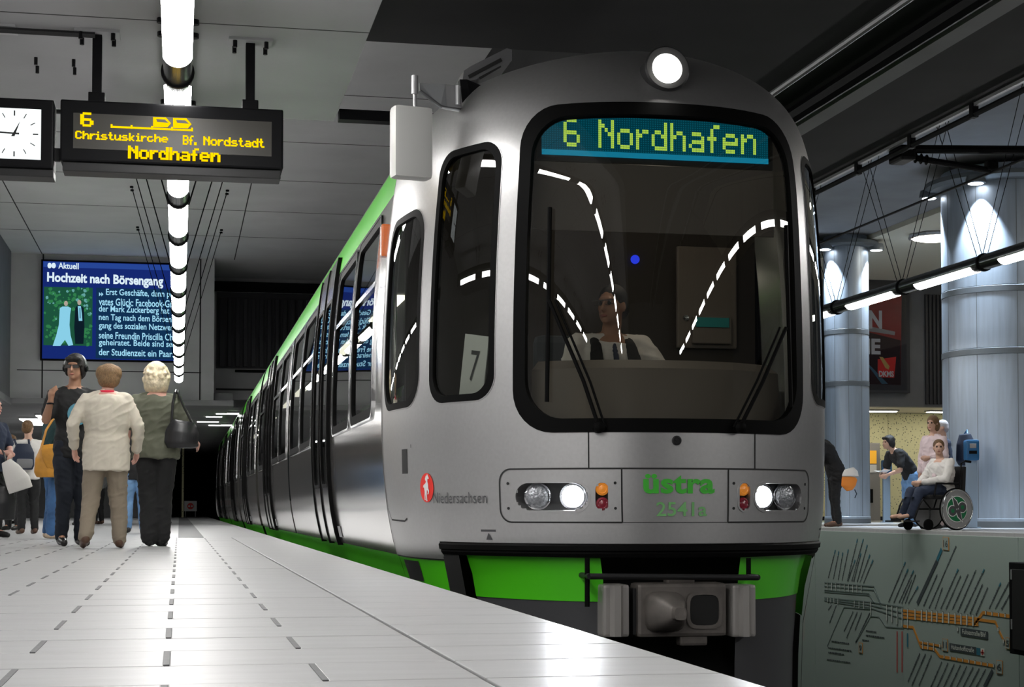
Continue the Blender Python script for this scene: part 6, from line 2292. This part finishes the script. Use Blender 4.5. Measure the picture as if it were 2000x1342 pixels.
# the near wheel is the one nearest the camera
near_sign = -1 if rg_.dot(Vector((-wc_p.x, -wc_p.y, 0))) < 0 else 1
org = Vector((wc_p.x, wc_p.y, ZR)) - rg_ * (near_sign * 0.30)
wch = thing('wheelchair', 'black wheelchair with round emblem discs in its wheels', 'wheelchair', org, WR)
mat('disc_grey', (0.30, 0.30, 0.30), rough=0.4)
mat('emblem_green', (0.01, 0.16, 0.06), rough=0.4)
RW = 0.30
for s_ in (-1, 1):
    mt = Matrix.Translation((s_ * .30, 0, RW)) @ Matrix.Rotation(s_ * math.pi / 2, 4, 'Y')
    ring = [mt @ Vector((RW * .965 * math.cos(t), RW * .965 * math.sin(t), 0)) for t in [2 * math.pi * k / 40 for k in range(41)]]
    w_ = MB().tube(ring, .0115, 8, False).build('wheel', 'rubber', wch, True)
    ring = [mt @ Vector((RW * .90 * math.cos(t), RW * .90 * math.sin(t), .03)) for t in [2 * math.pi * k / 40 for k in range(41)]]
    MB().tube(ring, .009, 8, False).build('hand_rim', 'chrome', w_, True)
    MB().lathe([(RW * .93, -.004), (RW * .93, .004), (.03, .010), (.025, .02)], 40, mt).build('wheel_disc', 'disc_grey', w_, 0.6)
    def em(pts, z, name, material):
        m_ = MB()
        m_.prism([mt @ Vector((x * RW, y * RW, z)) for x, y in pts], (mt.to_3x3() @ Vector((0, 0, .003))))
        m_.build(name, material, w_)
    circ = lambda r, cx_=0, cy_=0: [(cx_ + r * math.cos(2 * math.pi * k / 32), cy_ + r * math.sin(2 * math.pi * k / 32)) for k in range(32)]
    em(circ(.62), .012, 'emblem_ring', 'white_paint')
    em(circ(.585), .016, 'emblem_field', 'emblem_green')
    # in the disc plane local x points down, y forward
    R2 = lambda pts, a: [(x * math.cos(a) - y * math.sin(a), x * math.sin(a) + y * math.cos(a)) for x, y in pts]
    for a in (0.45, 0.45 + math.pi):
        em(R2([(-.10, -.16), (-.72, -.02), (-.36, .16), (-.05, .16), (.0, 0)], a), .020, 'emblem_edge', 'white_paint')
        em(R2([(-.12, -.12), (-.64, -.01), (-.34, .12), (-.05, .12), (.0, 0)], a), .024, 'emblem_stroke', 'letter_dark')
        cx_, cy_ = R2([(.05, .30)], a)[0]
        em(circ(.27, cx_, cy_), .0225, 'emblem_edge', 'white_paint')
        em(circ(.235, cx_, cy_), .026, 'emblem_stroke', 'letter_dark')
        em(circ(.10, cx_, cy_), .030, 'emblem_eye', 'emblem_green')
    # caster and foot rest
    cx0 = s_ * .22
    cr = MB().lathe([(.07, -.015), (.08, -.012), (.08, .012), (.07, .015), (.02, .018)], 20, Matrix.Translation((cx0, .43, .08)) @ Matrix.Rotation(math.pi / 2, 4, 'Y')).build('caster', 'rubber', wch, 0.6)
    MB().tube([(cx0, .43, .08), (cx0, .40, .20), (cx0, .40, .30)], .013, 8).build('caster_fork', 'dark_metal', cr, 0.7)
    MB().tube([(s_ * .24, -.22, .98), (s_ * .24, -.15, .95), (s_ * .24, -.12, .48), (s_ * .24, -.05, .30), (s_ * .24, .40, .30), (s_ * .22, .52, .44), (s_ * .21, .58, .35), (s_ * .20, .66, .16)], .013, 8).build('side_frame', 'black_metal', wch, 0.7)
    MB().tube([(s_ * .24, -.10, .66), (s_ * .24, .30, .66), (s_ * .24, .34, .48)], .016, 8).build('armrest', 'black_metal', wch, 0.7)
    MB().bbox(s_ * .20 - .07, s_ * .20 + .07, .62, .80, .12, .14, .006).build('foot_plate', 'dark_metal', wch)
    MB().tube([(s_ * .24, -.22, .98), (s_ * .24, -.32, .97)], .018, 8).build('push_handle', 'rubber', wch, 0.7)
MB().bbox(-.23, .23, -.12, .40, .44, .50, .02).build('seat', 'cloth_black', wch)
MB().bbox(-.23, .23, -.20, -.14, .50, .92, .02, Matrix.Rotation(0.06, 4, 'X')).build('backrest', 'cloth_black', wch)
MB().tube([(-.27, 0, RW), (.27, 0, RW)], .015, 8).build('axle', 'dark_metal', wch)
SWH = dict(SEAT)
SWH.update(pelvis=(0, .0, .06), waist=(0, .0, .13), hipL=(-.05, .03, .05), hipR=(.05, .03, .05), knL=(-.055, .29, .045), knR=(.055, .29, .045), anL=(-.05, .38, -.155), anR=(.05, .38, -.155), toeL=(-.05, .50, -.17), toeR=(.05, .50, -.17),
           elR=(.145, .08, .15), wrR=(.05, .21, .115), elL=(-.145, .08, .15), wrL=(-.02, .24, .125), waist_=None)
SWH.pop('waist_')
SWH['head'] = (0, .03, .425)
o, J, hm = person('person in a white jacket and dark jeans seated in the wheelchair', org + Vector((0, 0, .47)), WR, 1.66, SWH, 'cloth_white', 1, 'cloth_navy', 'shoe_beige', 'skin_light', HAIR_SHORT, 'hair_brown', vox=.012, head_yaw=0.9, width=1.25)
Blob().loft([((-.02, .12, .15), .04, .012), ((-.01, .15, .30), .045, .014), ((0, .12, .44), .05, .016), ((0, .07, .50), .06, .03)], (1, 0, 0)).build('scarf', 'cloth_pink', o, .010, 2)
# woman in pale pink behind the wheelchair
PP = at(1824, 24.6, ZR)
o, J, hm = person('woman in a pale pink jacket standing behind the wheelchair', PP, WR - 0.35 + 0.5, 1.70, dict(elL=(-.135, .01, .64), wrL=(-.05, .10, .63), elR=(.14, -.01, .64)), 'cloth_pink', 1, 'cloth_pink', 'shoe_black', 'skin_light', HAIR_BOB, 'hair_brown', hem=.03, vox=.014, head_yaw=.25, width=1.1)
# person with rucksack behind her
PR = at(1842, 25.8, ZR)
person('grey haired person in dark clothes half hidden behind the pink jacket', PR, WR - 0.4, 1.70, None, 'cloth_navy', 1, 'cloth_black', 'shoe_black', 'skin_light', HAIR_SHORT, 'hair_grey', vox=.015, face=False)
rk = thing('rucksack', 'big black rucksack in front of the thick column', 'rucksack', PR + Vector((.33, -.13, .98)), WR - 0.2)
Blob().loft([((0, 0, 0), .15, .10), ((0, 0, .08), .18, .15), ((0, 0, .34), .17, .14), ((0, .02, .50), .11, .08)], (1, 0, 0)).build('pack', 'pack_navy', rk, .012)
MB().tube([(-.05, .0, .5), (0, -.02, .56), (.05, 0, .5)], .012, 8).build('loop', 'box_blue', rk, 0.7)
# person in black T-shirt bending forward at the machine
PT = at(1778, 27.0, ZR)
BEND = dict(waist=(0, .035, .605), chest=(0, .12, .69), neck=(0, .19, .755), head=(0, .25, .835), shL=(-.105, .175, .725), shR=(.105, .175, .725), elL=(-.13, .20, .56), wrL=(-.06, .29, .52), elR=(.13, .20, .56), wrR=(.06, .29, .52))
person('person in a black T-shirt and light jeans bending over a leaflet', PT, WR - 0.1, 1.66, BEND, 'cloth_black', 0.42, 'denim_light', 'shoe_black', 'skin_light', HAIR_SHAGGY, 'hair_black', vox=.014, hem=-.005, face=True)
lf_ = thing('leaflet', 'white folded leaflet in the hands of the bending person', 'leaflet', PT + Vector((-.52, -.06, .90)), WR)
MB().box(-.12, .0, -.08, .08, 0, .006, Matrix.Rotation(.3, 4, 'Y')).box(.0, .12, -.08, .08, 0, .006, Matrix.Rotation(-.2, 4, 'Y')).build('sheet', 'white_paint', lf_)
# stooping person in black, half hidden by the tram
PS = at(1632, 27.4, ZR)
STOOP = dict(waist=(0, .03, .61), chest=(0, .09, .72), neck=(0, .155, .80), head=(0, .215, .865), shL=(-.105, .135, .775), shR=(.105, .135, .775), elL=(-.15, .17, .61), wrL=(-.12, .25, .49), elR=(.15, .17, .61), wrR=(.12, .25, .49))
person('stooping person in black clothes carrying an orange bag', PS, 1.35, 1.76, STOOP, 'cloth_black', 1, 'cloth_black', 'shoe_brown', 'skin_tan', HAIR_SHORT, 'hair_black', vox=.013, hem=.03, width=1.2, face=False)
og = thing('orange_bag', 'small orange and white drawstring bag beside the stooping person', 'bag', at(1657, 27.0, ZR) + Vector((0, 0, .60)), -0.3)
Blob().loft([((.02, 0, 0), .05, .03), ((0, 0, .08), .12, .05), ((.02, 0, .20), .13, .05), ((.03, 0, .24), .10, .04)], (1, 0, -.2)).build('pouch', 'bag_orange', og, .011)
Blob().loft([((.03, -.01, .23), .14, .06), ((.03, 0, .30), .13, .055), ((.01, 0, .37), .08, .035)], (1, 0, -.2)).build('white_flap', 'cloth_white', og, .011)
MB().tube([(.10, 0, .02), (.13, -.02, -.05), (.10, -.02, -.12)], .008, 6).build('drawstring', 'cloth_navy', og)

bpy.data.batch_remove(scrap)
bpy.data.scenes.remove(work)
